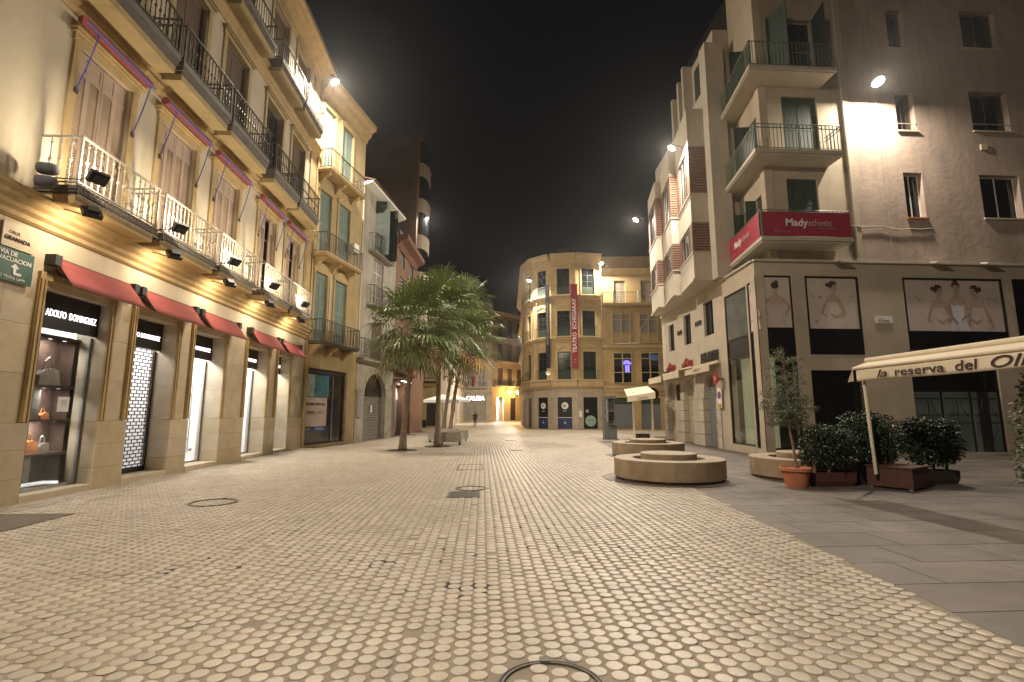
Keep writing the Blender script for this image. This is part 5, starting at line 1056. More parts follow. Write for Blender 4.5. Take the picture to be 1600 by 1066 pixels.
# wrap-round balconies
cnr = Vector((11.2-.95, Y0-1.0))
for bi, z in enumerate((8.1, 11.6, 15.1)):
    poly = [(10.3, 17.2), (13.9-.0, 17.2), (13.9, 18.2), (11.2, 18.2), (11.75, 21.2), (10.95, 21.2)]
    b_ = MB().prism_z([(x-10.5, y-Y0) for x, y in poly], z-.14, z).prism_z([(x-10.5, y-Y0) for x, y in [(10.36, 17.27), (13.84, 17.27), (13.84, 18.2), (11.2, 18.2), (11.75, 21.2), (11.0, 21.2)]], z-.2, z-.14).build('balcony', M['soffit'], bt)
    line = [(11.0, 21.1), (10.36, 17.26), (13.82, 17.26), (13.82, 18.15)]
    rl = MB(); rm = M['greenrail']
    hh = 1.05; bal = []
    for k in range(3):
        p0, p1 = Vector(line[k]), Vector(line[k+1]); d = (p1-p0); n = int(d.length/.15)
        q0, q1 = (p0.x-10.5, p0.y-Y0), (p1.x-10.5, p1.y-Y0)
        for zz in ((z+hh), (z+.07))+((z+hh-.16,) if bi == 1 else ()): rl.tube([(*q0, zz), (*q1, zz)], .018, 5)
        rl.tube([(*q0, z), (*q0, z+hh)], .02, 5)
        for j in range(1, n): bal.append((q0[0]+(q1[0]-q0[0])*j/n, q0[1]+(q1[1]-q0[1])*j/n))
        if bi == 1:
            for j in range(n*2//3):
                cx_, cy_ = q0[0]+(q1[0]-q0[0])*(j+.5)/(n*2//3), q0[1]+(q1[1]-q0[1])*(j+.5)/(n*2//3); e = d.normalized()
                rl.tube([(cx_+e.x*.06*math.cos(t), cy_+e.y*.06*math.cos(t), z+hh-.08+.06*math.sin(t)) for t in np.linspace(0, 2*PI, 7)], .007, 3, False)
    rl.build('railing', rm, b_)
    for bx, by in bal: cached('baluster', 'tower', lambda: MB().box(-.011, .011, -.011, .011, 0, .97), rm, b_, (bx, by, z+.07))
    if bi == 0:
        for fr_, ln, nm, lab in ((FR(10.36, 17.22, 13.8, 17.22), 3.44, .72, 'crimson advertising banner on the lowest corner balcony, side facing the square'), (FR(11.0, 21.1, 10.33, 17.24), 3.8, .72, 'crimson advertising banner on the lowest corner balcony, street side')):
            t = thing('balcony_banner', lab, 'banner', fr_.w(fr_.len/2, -.04, 8.57), fr_.a)
            L_ = fr_.len-.05; m_ = MB().grid(lambda u, v: (-L_/2+L_*u, .008*math.sin(u*23)+.014*math.sin(u*9+v*3), -.46+.94*v), 30, 4)
            m_.build('cloth', M['magenta'], t, smooth=True)
            text('Mady', .40, M['whiteink'], t, (-.42, -.03, .05), bold=.010, ext=.003, fitw=.86); text('sthetic', .36, mat('pale_rose_ink', (.5, .32, .33), .7, 0, 1, 0), t, (.50, -.03, .045), bold=.003, ext=.003, fitw=.92)
            text('CENTRO DE ESTETICA', .075, M['greyink'], t, (.75, -.03, -.16), ext=.002); text('952 22 10 10', .12, M['greyink'], t, (-1.0, -.03, -.3), ext=.002)
MB().box(12.2-10.5, 13.0-10.5+.6, -.6, -.3, 9.2, 9.24).build('clothes_rack', M['white'], bt)
# drain pipe and rosy wall
rw = fthing(RA, 'rosy_apartment_block', 'tall rosy rendered apartment block with plain windows right of the corner tower', 'building')
opsR = [(off(17.02), off(17.82), 13.1, 14.9), (off(17.0), off(17.8), 9.35, 11.27), (off(17.05), off(17.8), 16.85, 18.65), (off(20.32), off(22.0), 13.2, 15.0), (off(20.28), off(22.0), 9.4, 11.27), (off(20.4), off(22.0), 17.0, 18.8)]
wall_mb(off(14.95), 27, 7.5, 23.5, opsR, .3).build('wall', M['pink'], rw, (0, -.06, 0)); MB().box(off(15.0), 27, .4, 9, 7.5, 23.4).build('building_core', M['darkroom'], rw)
MB().box(off(14.76), off(14.95), -.10, .3, 7.5, 23.2).build('pilaster', M['beige'], rw)
MB().tube([(off(14.72), -.08, 7.5), (off(14.72), -.08, 22)], .05, 8).build('drain_pipe', M['soffit'], rw)
for i, (a, b, z0, z1) in enumerate(opsR):
    window(rw, a, z0, b-a, z1-z0, .16, M['white'] if i in (1, 4) else M['shutdark'], M['darkglass'], (1, 0))
    MB().box(a-.05, b+.05, -.14, -.06, z0-.06, z0).build('window_sill', M['sill'] if i != 1 else M['terracotta'], rw)
    if i in (0, 3): MB().box(a, b, -.08, -.06, z0+.30, z0+.33).build('guard_rail', M['paleiron'], rw)
MB().box(off(20.5), off(20.78), -.12, -.06, 12.35, 12.6).build('vent_box', M['sill'], rw)
tag(MB().tube([RA.w(off(14.6)+k*.4, -.11, 8.95-.05*math.sin(k*1.7)-.02*k) for k in range(8)]+[RA.w(off(17.9), -.11, 8.9)], .018, 5).build('wall_cable', M['paleiron']), 'thin pale cable running across the rosy wall under its lowest windows', 'cable')
tag(MB().tube([RA.w(off(16.15), -.10, 14.6), RA.w(off(16.15), -.09, 11), RA.w(off(16.15), -.09, 7.6)], .012, 4).build('lamp_cable', M['paleiron']), 'thin vertical cable down from the wall floodlight on the rosy block', 'cable')

# --- street front upper part with three stepped brick bays
bb_ = fthing(RB, 'bay_window_building', 'street front with three stepped pale and brick bay windows above the arched shops', 'building')
bays = [(24.05, 21.3, 1.15, .8), (26.85, 24.25, 1.1, .75), (29.75, 27.05, 1.05, .7)]
back_volume(bb_, 0, rb(21.25), .0, 9, 7.5, 17.3, M['bay'], 'wall')
back_volume(bb_, rb(24.0), rb(21.25), .3, 9, 17.3, 20.0, M['bay'], 'upper_storey')
back_volume(bb_, 0, rb(24.05), 1.3, 9, 17.3, 19.0, M['bay'], 'upper_storey')
MB().box(rb(21.4), rb(20.7), -.35, .5, 7.5, 18.9).build('pier', M['bay'], bb_)
for i, (yf, yn, o_n, o_f) in enumerate(bays):
    xf, xn = rb(yf), rb(yn)      # far, near
    def face(z0, z1, grow=0.0): return [(xf, 0), (xf, -o_f-grow), (xn+grow, -o_n-grow), (xn+grow, 0)]
    top = (14.7, 14.2, 13.8)[i]+1.2
    for z0, z1 in ((7.6, 8.85), (10.25, 11.65), (14.0, top)): MB().prism_z(face(0, 0), z0, z1).build('bay_parapet', M['bay'], bb_)
    for z0, z1 in ((8.85, 10.25), (11.65, 14.0)):
        core = MB().prism_z([(xf+.1, 0), (xf+.1, -o_f+.14), (xn-.14, -o_n+.14), (xn-.14, 0)], z0, z1).build('brick_band', M['slabedge'], bb_)
        m_ = MB(); n = int((z1-z0)/.125); dirv = Vector((xn-xf, -(o_n-o_f), 0)).normalized(); LL = math.hypot(xn-xf, o_n-o_f)
        # brick courses on the two ends of the front and on the near cheek
        for k in range(n):
            za = z0+k*(z1-z0)/n+.012; zb = z0+(k+1)*(z1-z0)/n-.025
            def fpt(u, o): return (xf+dirv.x*u-dirv.y*0+(-dirv.y)*-o*0, -o_f+dirv.y*u-o)
            for u0, u1 in ((0, .5), (LL-.55, LL)):
                a_, b_ = fpt(u0, 0), fpt(u1, 0)
                m_.prism_z([(a_[0], a_[1]+.13), a_, b_, (b_[0], b_[1]+.13)], za, zb)
            m_.box(xn-.13, xn, -o_n+.14, 0, za, zb)
        m_.build('brick_courses', M['brick'], core)['kind'] = 'stuff'
        a_, b_ = (xf+dirv.x*.5, -o_f+dirv.y*.5), (xf+dirv.x*(LL-.55), -o_f+dirv.y*(LL-.55))
        wl = math.hypot(b_[0]-a_[0], b_[1]-a_[1]); f = frame_mb(wl, z1-z0-.02, (2, 0), .06)
        w = f.build('window', M['alu'], bb_, (a_[0], a_[1]+.08, z0+.01), (0, 0, math.atan2(dirv.y, dirv.x)))
        MB().box(.03, wl-.03, .02, .03, .03, z1-z0-.05).build('pane', M['darkglass'], w)
        MB().prism_z(face(0, 0, .05), z0-.06, z0).build('sill', M['soffit'], bb_)
    back_volume(bb_, xf, xn-.3, .2, 2, top, top+1.6, M['bay'], 'parapet_wall')
    MB().prism_z(face(0, 0, .08), 7.5, 7.6).build('bay_floor', M['soffit'], bb_)
for k, y in enumerate((24.1, 24.9, 25.9)): MB().box(rb(y)-.12, rb(y)+.12, -.2, 1.5, 15.9, 20.1-k*.35).build('fin_wall', M['bay'], bb_)
MB().box(rb(23.5), rb(22.2), .22, .3, 17.6, 19.4).build('window', M['dkgreen'], bb_)
# shop signs on the street front
def sgn(y, z, s, body, m, label, **k):
    t = fthing(RB, 'shop_sign', label, 'sign', rb(y), -.05, z)
    if k.get('arc'):
        for i, ch in enumerate(body):
            u = (i-(len(body)-1)/2); text(ch, s*(1+.05*(2.5-abs(u))), m, t, (u*s*.58, 0, -abs(u)**1.6*.035), (PI/2, u*.07, 0), bold=.02, ext=.02)
    else: text(body, s, m, t, (0, 0, 0), bold=k.get('bold', .012), ext=.02, sx=k.get('sx', 1), shear=k.get('shear', 0))
    return t
sgn(25.95, 4.22, .44, 'CAÑADÚ', M['redink'], 'arched red letter shop sign over the middle roller shutter, nearer of two', arc=1)
sgn(28.7, 4.22, .44, 'CAÑADÚ', M['redink'], 'arched red letter shop sign over the farthest shutter, farther of two', arc=1)
sgn(22.95, 4.2, .66, 'HELARTIN', M['black'], 'black letter shop sign over the nearest grey roller shutter', bold=.02, sx=.68, shear=.1)
sgn(24.1, 6.03, .30, 'HORNOS', M['black'], 'small black lettering between the nearest two upper windows of the street front', sx=.6)
sgn(26.9, 6.0, .26, 'HORNOS', M['black'], 'small black lettering between the farther two upper windows of the street front', sx=.6)
def cassette(y0, y1, z, out, drop, txt, label, m=M['canvas']):
    a, b = rb(y1), rb(y0); t = fthing(RB, 'cassette_awning', label, 'awning', (a+b)/2, 0, z); w = (b-a)/2
    MB().box(-w, w, -.16, 0, .02, .16).build('cassette', m, t)
    MB().add([(-w, -.1, .06), (w, -.1, .06), (w, -out, -.06), (-w, -out, -.06)], [(0,1,2,3)]).add([(-w, -.1, .05), (w, -.1, .05), (w, -out+.01, -.07), (-w, -out+.01, -.07)], [(3,2,1,0)]).build('canopy', m, t)
    MB().box(-w, w, -out-.01, -out+.01, -drop, -.06).build('valance', m, t)
    if txt: text(txt, drop*.6, M['greyink'], t, (.1, -out-.02, -drop*.55), ext=.002)
cassette(21.75, 24.9, 3.78, .55, .32, 'HELARTIN', 'cream lettered awning over the nearest grey shutter of the street front')
cassette(25.0, 27.6, 3.82, .85, .42, None, 'bulky half-closed cream awning over the middle shutter')
cassette(27.7, 30.2, 3.72, .95, .4, None, 'pale awning over the farthest shutter, a black box on top')
t = tag(MB().box(-.42, .42, -.25, .25, 0, .04).build('dark_board', M['darkmetal'], None, RB.w(rb(29.0), -.35, 3.93), (0, 0, RB.a)), 'dark board lying on the farthest street awning', 'board')
t = tag(MB().box(-.15, .15, 0, .06, -.42, .42).build('menu_case', M['ink'], None, RB.w(rb(27.55), -.12, 2.72), (0, 0, RB.a)), 'dark red glass menu case between the two cream shutters', 'menu case')
t = thing('round_blade_sign', 'black round sign on a short bracket at the far end of the street front', 'sign', RB.w(.05, -.75, 2.75), RB.a)
MB().lathe([(.0001, -.03), (.36, -.03), (.36, .03), (.0001, .03)], n=24).build('disc', M['black'], t, rot=(PI/2, 0, PI/2)); MB().box(-.01, .01, 0, .75, .1, .13).box(-.01, .01, 0, .75, -.13, -.1).build('bracket', M['darkmetal'], t)
t = thing('alarm_disc', 'red round sign with white letters beside the nearest arched shutter', 'sign', RB.w(rb(21.6), -.35, 3.1), RB.a)
MB().prism_y([(.22*math.cos(a), .30*math.sin(a)) for a in np.linspace(0, 2*PI, 20)[:-1]], -.02, .02).build('disc', mat('red_sign', (.42, .015, .03), .4, .1, 3, 0), t); text('TL', .2, M['whiteink'], t, (0, -.03, 0)); MB().box(-.01, .01, .02, .36, -.02, .02).build('bracket', M['darkmetal'], t)
t = tag(MB().box(-.22, .22, 0, .02, -.45, .45).build('parking_sign', M['paper'], None, RB.w(rb(21.85), -.12, 2.25), (0, 0, RB.a)), 'white no-parking plate with yellow foot beside the nearest arched shutter', 'sign')
link('ring', MB().lathe([(.11, 0), (.17, 0), (.17, .008), (.11, .008)], n=20).mesh('ring', M['redink']), t, (0, -.004, .12), (PI/2, 0, 0)); link('blue_disc', MB().lathe([(.0001, .004), (.11, .004)], n=20).mesh('blue_disc', M['signblue']), t, (0, -.006, .12), (PI/2, 0, 0))
MB().box(-.2, .2, -.006, 0, -.43, -.25).build('yellow_foot', mat('yellow_plate', (.55, .33, .03), .5, .1, 3, 0), t)
tag(MB().tube([L8.w(0.6, -.1, 8.1), L8.w(3.0, -2.4, 7.9), Vector((12.4, 38, 8.2)), Vector((11.2, 31, 8.35)), RB.w(.3, -.1, 8.3)], .022, 5).build('street_cable', M['paleiron']), 'pale cable slung from the ochre building to the bay window building', 'cable')
tag(MB().box(-.28, .28, -.02, .02, -.18, .18).build('lit_blade_sign', M['signblue'], None, RB.w(-.1, -.55, 5.0), (0, 0, .2)), 'small bluish blade sign at the far edge of the street front, above the awnings', 'sign')

# ================================================================== STREET FLOODLIGHTS
floodlight((15.72, 17.40, 14.72), None, P_RIGHT, 'bright floodlight on the rosy wall above the right-hand square', (0, 1, 0), r=.24, arm=.8)
LB = RB
def onB(y, out, z): return tuple(RB.w(rb(y), -out, z))
floodlight(onB(22.45, 1.5, 14.55), None, P_SIDE, 'floodlight on the nearest brick bay of the street front', (1, 0, 0), r=.2)
floodlight(onB(30.1, 1.4, 13.9), None, P_SIDE*.8, 'floodlight on the farthest bay of the street front', (1, 0, 0), r=.2)
floodlight((-7.25, 22.6, 17.45), None, P_LEFT, 'bright floodlight at the far end of the corner building roof cornice', (-1, 0, 0), r=.22, arm=.9)
floodlight((-4.9, 41.3, 18.1), None, P_FAR, 'floodlight high on the tall red building beside its white bays', (-1, 0, 0), r=.22)
floodlight((4.55, 47.9, 14.55), None, P_THEATRE, 'left of the two floodlights on the rounded theatre building', (1, 1, 0), r=.2)
floodlight((11.45, 46.3, 15.95), None, P_THEATRE, 'right of the two floodlights on the rounded theatre building', (0, 1, 0), r=.2)
floodlight((-7.3, -3.5, 15.6), None, 3700, 'added fill floodlight on the lit corner building, unseen behind the viewpoint', (-1, 0, 0), r=.22)  # unseen lamp added to brighten the right-hand fronts
floodlight((5.75, 74, 13.0), None, 5200, 'added far floodlight on the receding side of the rounded theatre building', (1, 0, 0), r=.18)  # extra lamp added to light the far end of the street
tag(MB().tube([(11.45, 46.75, 15.8), (11.45, 46.75, 4.2)], .03, 5).build('lamp_conduit', M['paleiron']), 'thin pale conduit below the right theatre floodlight', 'conduit')
tag(MB().tube([(5.35, 48.6, 14.4), (5.35, 48.6, 5.0)], .03, 5).build('lamp_conduit', M['paleiron']), 'thin pale conduit below the left theatre floodlight', 'conduit')

# ================================================================== RING BENCHES
def ring_bench(x, y, label, R=1.32, r=.86, h=.50, dr=.67, dh=.62):
    t = thing('ring_bench', label, 'bench', (x, y, 0))
    MB().lathe([(R-.08, 0), (R-.08, .06), (R, .07), (R, h-.012), (R-.012, h), (r+.012, h), (r, h-.012), (r, .02)], n=72).build('outer_ring', M['concrete'], t)
    MB().lathe([(dr, .02), (dr, dh-.012), (dr-.012, dh), (.0001, dh)], n=56).build('centre_drum', M['concrete'], t)
    MB().lathe([(r+.02, .02), (dr-.02, .02)], n=40).build('gap_floor', M['darkmetal'], t)
ring_bench(4.62, 12.4, 'low round concrete bench nearest the camera, a raised drum in its middle')
ring_bench(6.25, 18.85, 'low round concrete bench behind the nearest one, toward the arched shops')
ring_bench(8.2, 12.45, 'low round concrete bench behind the potted olive tree')
for x, y in ((4.62, 12.4), (6.25, 18.85)):
    MB().lathe([(.0001, .0), (1.58, .0), (1.58, -.03)], (x, y, .007), n=48).build('bench_apron', M['slab'], paving)

# ================================================================== PLANTS
def leaf_cloud(n, centers, leaf, aspect=.45, droop=.3, flat=False):
    """n leaf quads (bent, two tris each side) inside ellipsoids: centers = [(x,y,z,rx,ry,rz,weight)]"""
    w = np.array([c[6] for c in centers]); idx = rng.choice(len(centers), n, p=w/w.sum()); C = np.array(centers)[idx]
    d = rng.normal(size=(n, 3)); d /= np.linalg.norm(d, axis=1)[:,None]; rad = rng.random(n)**(1/2.2) if not flat else .85+.15*rng.random(n)
    P = C[:,:3]+d*C[:,3:6]*rad[:,None]
    a = rng.normal(size=(n, 3)); a[:,2] -= droop; a += d*.8; a /= np.linalg.norm(a, axis=1)[:,None]
    b = np.cross(a, rng.normal(size=(n, 3))); b /= np.linalg.norm(b, axis=1)[:,None]; nn = np.cross(a, b)
    L = leaf*rng.uniform(.7, 1.25, n)[:,None]; W = L*aspect*.5
    V = np.stack([P, P+a*L*.45+b*W+nn*L*.06, P+a*L, P+a*L*.45-b*W+nn*L*.06], 1).reshape(-1, 3)
    me = bpy.data.meshes.new('foliage'); me.vertices.add(len(V)); me.vertices.foreach_set('co', V.ravel())
    me.loops.add(n*4); me.loops.foreach_set('vertex_index', np.arange(n*4, dtype=np.int32)); me.polygons.add(n); me.polygons.foreach_set('loop_start', np.arange(0, n*4, 4, dtype=np.int32))
    me.update(calc_edges=True); return me
def fan_palm(x, y, h, lean, R, nf, label, seed, dry=.04, tr=.135):
    rg = np.random.default_rng(seed); t = thing('fan_palm', label, 'palm tree', (x, y, 0))
    top = Vector((lean, 0, h)); pts = [(lean*(k/8)**1.4, 0, h*k/8) for k in range(9)]
    prof = []; rs = []
    for k in range(33):
        u = k/32; prof.append((lean*u**1.4, 0, h*u)); rs.append((tr*(1-.42*u)+(.06*(1-u*6) if u < .16 else 0))*(1.04 if k % 2 else .98))
    MB().tube(prof, rs, 12).build('trunk', M['trunk'], t, smooth=True)
    VV, FF, VD, FD = [], [], [], []
    for k in range(nf):
        az = k*2.39996+rg.normal(0, .15); u = (k+.5)/nf; el = math.radians(80-118*u**.9+rg.normal(0, 9)); isdry = u > 1-dry
        pl = R*.50*rg.uniform(.7, 1.15); fan = R*.46*rg.uniform(.85, 1.2)
        dirv = Vector((math.cos(az)*math.cos(el), math.sin(az)*math.cos(el), math.sin(el)))
        side = Vector((-math.sin(az), math.cos(az), 0)); up = side.cross(dirv)*-1
        if up.z < 0: up = -up
        base = top+Vector((0, 0, (1-u)*.5)); sag = .10+.15*u
        mid = base+dirv*pl*.5; tip = base+dirv*pl-Vector((0, 0, pl*sag))
        V, F = (VD, FD) if isdry else (VV, FF)
        def addq(vs, fs):
            kk = len(V); V.extend([tuple(v) for v in vs]); F.extend([tuple(i+kk for i in f) for f in fs])
        pw = .02
        addq([base+side*pw, base-side*pw, mid-side*pw, mid+side*pw, tip-side*pw*.6, tip+side*pw*.6], [(0,1,2,3), (3,2,4,5)])
        ns = 26; span = math.radians(rg.uniform(105, 130))
        d2 = (tip-mid).normalized(); fold = rg.uniform(.12, .3)
        for j in range(ns):
            a = -span+2*span*j/(ns-1); ld = (d2*math.cos(a)+side*math.sin(a)); le = fan*(.72+.28*math.cos(a*.7))*rg.uniform(.88, 1.05)
            wv = ld.cross(up).normalized()*(le*.030+.004); zig = up*(.02 if j % 2 else -.02)
            p1 = tip+ld*le*.5+up*(fold*abs(math.sin(a))*le*.25)+zig; dr = Vector((0, 0, -1))*(le*(.06+.20*rg.random()))
            p2 = tip+ld*le*.80+up*(fold*abs(math.sin(a))*le*.25)+dr*.35; p3 = tip+ld*le*.97+dr*1.25
            addq([tip, p1+wv, p1-wv, p2+wv*.7, p2-wv*.7, p3], [(0,2,1), (1,2,4,3), (3,4,5)])
    for V, F, mm, nm in ((VV, FF, M['palmleaf'], 'crown'), (VD, FD, M['palmdry'], 'dry_fronds')):
        if V:
            me = bpy.data.meshes.new(nm); me.from_pydata(V, [], F); me.update(); me.materials.append(mm); link(nm, me, t)['kind'] = 'stuff'
    return t
fan_palm(-3.38, 22.05, 5.1, .42, 2.7, 40, 'fan palm with the pale leaning trunk, nearest the grey arched house', 1)
fan_palm(-2.10, 24.4, 6.1, -.02, 2.7, 40, 'fan palm with the straight dark trunk in front of the white box planters', 2, .04)
fan_palm(-2.75, 36.5, 9.3, 1.5, 2.8, 36, 'slim fan palm seen between the planters, behind the straight dark trunk', 3)
fan_palm(-2.05, 33.0, 6.2, .85, 3.3, 42, 'fan palm with drooping dark crown, rightmost of the palm group', 4, .06)
fan_palm(-0.6, 37.0, 10.6, .0, 2.2, 30, 'tallest fan palm of the group, its crown tinged orange by the lamps', 5, .3) if False else None
for x, y, r in ((-3.38, 22.05, .62), (-2.10, 24.4, .62), (-2.05, 33, .55)):
    MB().lathe([(.0001, .006), (r-.04, .006), (r-.04, .016), (r, .016), (r, 0)], (x, y, 0), n=36).build('tree_pit', M['soil'], paving)
# box planters on castors
def box_planter(x, y, rz, label, L=1.15, W=.42, H=.48):
    t = thing('box_planter', label, 'planter', (x, y, 0), rz)
    mb = MB().box(-L/2, L/2, -W/2, -W/2+.03, .14, .14+H).box(-L/2, L/2, W/2-.03, W/2, .14, .14+H).box(-L/2, -L/2+.03, -W/2+.03, W/2-.03, .14, .14+H).box(L/2-.03, L/2, -W/2+.03, W/2-.03, .14, .14+H).box(-L/2+.03, L/2-.03, -W/2+.03, W/2-.03, .14, .18)
    mb.build('box', M['paleiron'], t); MB().box(-L/2+.03, L/2-.03, -W/2+.03, W/2-.03, .5, .55).build('soil', M['soil'], t)
    for sx in (-1, 1):
        for sy in (-1, 1):
            MB().tube([(sx*(L/2-.12)-.02, sy*(W/2-.08), .06), (sx*(L/2-.12)+.02, sy*(W/2-.08), .06)], .06, 10).box(sx*(L/2-.12)-.03, sx*(L/2-.12)+.03, sy*(W/2-.08)-.02, sy*(W/2-.08)+.02, .06, .14).build('castor', M['black'], t)
box_planter(-1.55, 25.6, -.15, 'pale box planter on castors, nearest, right of the straight palm trunk')
box_planter(-2.55, 28.2, 1.3, 'pale box planter on castors, left of the straight palm trunk')
box_planter(-1.35, 28.6, .1, 'pale box planter on castors, behind the nearest one')
box_planter(-2.0, 31.6, .1, 'pale box planter on castors, farthest, between the palm trunks')
# white closed parasols / square pavilion at the planters
def parasol(x, y, label, txt='', w=2.0, z=2.55):
    t = thing('terrace_parasol', label, 'parasol', (x, y, 0))
    MB().tube([(0,0,.1), (0,0,z+.5)], .045, 8).build('pole', M['polecream'], t); MB().box(-.35, .35, -.35, .35, 0, .1).build('base', M['darkmetal'], t)
    h = w/2; MB().add([(-h,-h,z), (h,-h,z), (h,h,z), (-h,h,z), (0,0,z+.45)], [(0,1,4), (1,2,4), (2,3,4), (3,0,4)]).build('canopy', M['white'], t)
    MB().box(-h, h, -h-.01, -h+.0, z-.2, z).box(-h, h, h, h+.01, z-.2, z).box(-h-.01, -h, -h, h, z-.2, z).box(h, h+.01, -h, h, z-.2, z).build('valance', M['white'], t)
    if txt: text(txt, .14, M['greyink'], t, (0, -h-.02, z-.1), ext=.002)
parasol(-3.0, 38.6, 'white square parasol behind the straight palm trunk', '', 2.6)
parasol(-2.3, 43.5, 'white square parasol behind the rightmost palm trunk', '', 2.4, 2.7)
# potted olive
def olive(x, y):
    t = thing('potted_olive_tree', 'slender olive tree in a terracotta pot before the corner window', 'potted tree', (x, y, 0))
    pot = MB().lathe([(.0001, 0), (.215, 0), (.285, .34), (.325, .345), (.325, .415), (.295, .42), (.285, .38), (.0001, .37)], n=32).build('pot', M['terracotta'], t, smooth=False)
    MB().lathe([(.0001, .375), (.28, .375)], n=24).build('soil', M['soil'], t)
    tr = MB().tube([(0.02,0,.36), (0.01,.0,.6), (-.02,0,.9), (-.05,.01,1.15), (-.07,.0,1.45), (-.06,.0,1.9), (-.08,0,2.5), (-.12,0,3.1)], [.04,.03,.026,.024,.02,.015,.01,.005], 7)
    brs = []
    for k in range(34):
        z0 = 1.25+1.65*k/34; a = k*2.4; l = (.55-.15*k/34)*random.uniform(.6, 1.15); e = random.uniform(.1, .7)
        p1 = (-.07+math.cos(a)*l*.5, math.sin(a)*l*.5, z0+e*l*.5); p2 = (-.07+math.cos(a)*l, math.sin(a)*l, z0+e*l*.7)
        tr.tube([(-.07, 0, z0), p1, p2], [.009, .006, .003], 4); brs.append(p2); brs.append(p1)
    tr.build('trunk', M['bark'], t)
    c = [(bx, by, bz, .12, .12, .08, 1.2 if bz < 2.1 else .5) for bx, by, bz in brs]+[(-.07, 0, 1.55, .46, .38, .27, 26), (-.1, 0, 2.0, .34, .3, .3, 7)]
    me = leaf_cloud(7500, c, .055, .30); me.materials.append(M['olive']); link('foliage', me, t)['kind'] = 'stuff'
olive(6.88, 10.85)
def ficus(x, y, label, w, h, z0, n=5200, pl='planter', plw=1.15, pld=.42, plh=.30, trunks=3, pz=0):
    t = thing('ficus_bush', label, 'potted bush', (x, y, 0))
    a, b = plw/2, pld/2; r = .1
    pts = [(-a+r, -b), (a-r, -b), (a, -b+r), (a, b-r), (a-r, b), (-a+r, b), (-a, b-r), (-a, -b+r)]
    m_ = MB(); k = len(pts)
    m_.add([(px*.86, py*.8, 0) for px, py in pts]+[(px*.98, py*.98, plh*.35) for px, py in pts]+[(px, py, plh) for px, py in pts]+[(px*.93, py*.88, plh) for px, py in pts]+[(px*.93, py*.88, plh-.05) for px, py in pts],
           [tuple(range(k-1,-1,-1))]+[(i*k+j, i*k+(j+1)%k, (i+1)*k+(j+1)%k, (i+1)*k+j) for i in range(4) for j in range(k)])
    m_.build('planter', M[pl], t); MB().prism_z([(px*.92, py*.87) for px, py in pts], plh-.08, plh-.04).build('soil', M['soil'], t)
    tm = MB()
    for q in range(trunks):
        xx = (q-(trunks-1)/2)*plw*.3; tm.tube([(xx, 0, plh-.06), (xx+.02, .01, z0+.1), (xx-.02, 0, z0+h*.5)], [.035, .03, .02], 6)
        for s_ in range(7):
            aa = s_*.9+q; tm.tube([(xx, 0, z0+.05+s_*.08), (xx+math.cos(aa)*w*.28, math.sin(aa)*w*.25, z0+.2+s_*h*.12)], [.012, .005], 4)
    tm.build('stem', M['bark'], t)
    cs = []
    for q in range(22): cs.append((random.uniform(-.36, .36)*w, random.uniform(-.28, .28)*w*.8, z0+h*random.uniform(.18, .84), w*.16, w*.15, h*.17, 1))
    cs.append((0, 0, z0+h*.5, w*.50, w*.38, h*.48, 22))
    me = leaf_cloud(n, cs, .075, .42, droop=.4); me.materials.append(M['ficus']); link('foliage', me, t)['kind'] = 'stuff'
ficus(7.75, 11.0, 'dark leafy bush in a low planter right beside the potted olive', 1.25, 1.0, .36, 8500)
ficus(9.0, 11.25, 'tallest dark leafy bush, standing behind the awning pole', 1.45, 1.28, .36, 11000, 'darkplanter')
ficus(10.35, 11.15, 'dark leafy bush in the rightmost low planter before the posters', 1.35, 1.15, .36, 9500, 'darkplanter', 1.05)
t = thing('corner_shrub', 'leafy shrub cut off by the right edge of the picture', 'shrub', (9.05, 7.6, 0))
MB().lathe([(.0001, 0), (.2, 0), (.26, .3), (.28, .32), (.25, .3), (.0001, .28)], n=20).build('pot', M['darkplanter'], t)
MB().tube([(0,0,.25), (.02,0,.9), (0,.02,1.7)], [.03, .025, .01], 6).build('stem', M['bark'], t)
me = leaf_cloud(3200, [(0,0,1.5,.42,.4,.5,4), (-.05,0,.9,.42,.42,.45,4), (-.1,.05,.55,.35,.35,.2,1), (-.1,0,2.0,.2,.2,.25,1)], .085, .42, droop=.5); me.materials.append(M['olive']); link('foliage', me, t)['kind'] = 'stuff'

# ================================================================== TERRACE AWNING (right)
AX, AY = 8.30, 10.55
t = thing('terrace_awning', 'cream canvas terrace awning with dark lettering on one pole and a maroon base', 'awning', (AX, AY, 0))
# runs toward the camera along -y; canopy rises to the ridge on +x
def vz(y): return 2.28+.012*math.sin(y*2.2)
LEN = 6.5; X0 = -.05
m_ = MB().grid(lambda u, v: (X0+.014*math.sin(u*9)*(1-v), -LEN*u, 2.28+.28*v+.008*math.sin(u*14)*(1-v)), 60, 4)
va = m_.build('valance', M['canvas'], t, smooth=True); sm_ = va.modifiers.new('s', 'SOLIDIFY'); sm_.thickness = .004
m_ = MB().tube([(X0, .08, 2.57), (X0, -LEN, 2.57)], .035, 8).build('front_bar', M['canvas'], t)
m_ = MB().add([(X0, .08, 2.6), (X0, -LEN, 2.6), (.28, -LEN, 2.72), (.28, .08, 2.72)], [(0,1,2,3)]).add([(.34, .1, 2.77), (.34, -LEN, 2.77), (.62, -LEN, 2.70), (.62, .1, 2.70)], [(0,1,2,3)])
cp = m_.build('canopy', M['canvas'], t); s2 = cp.modifiers.new('s', 'SOLIDIFY'); s2.thickness = .012
MB().tube([(.31, .12, 2.76), (.31, -LEN, 2.76)], .055, 10).build('ridge_cassette', M['canvas'], t)
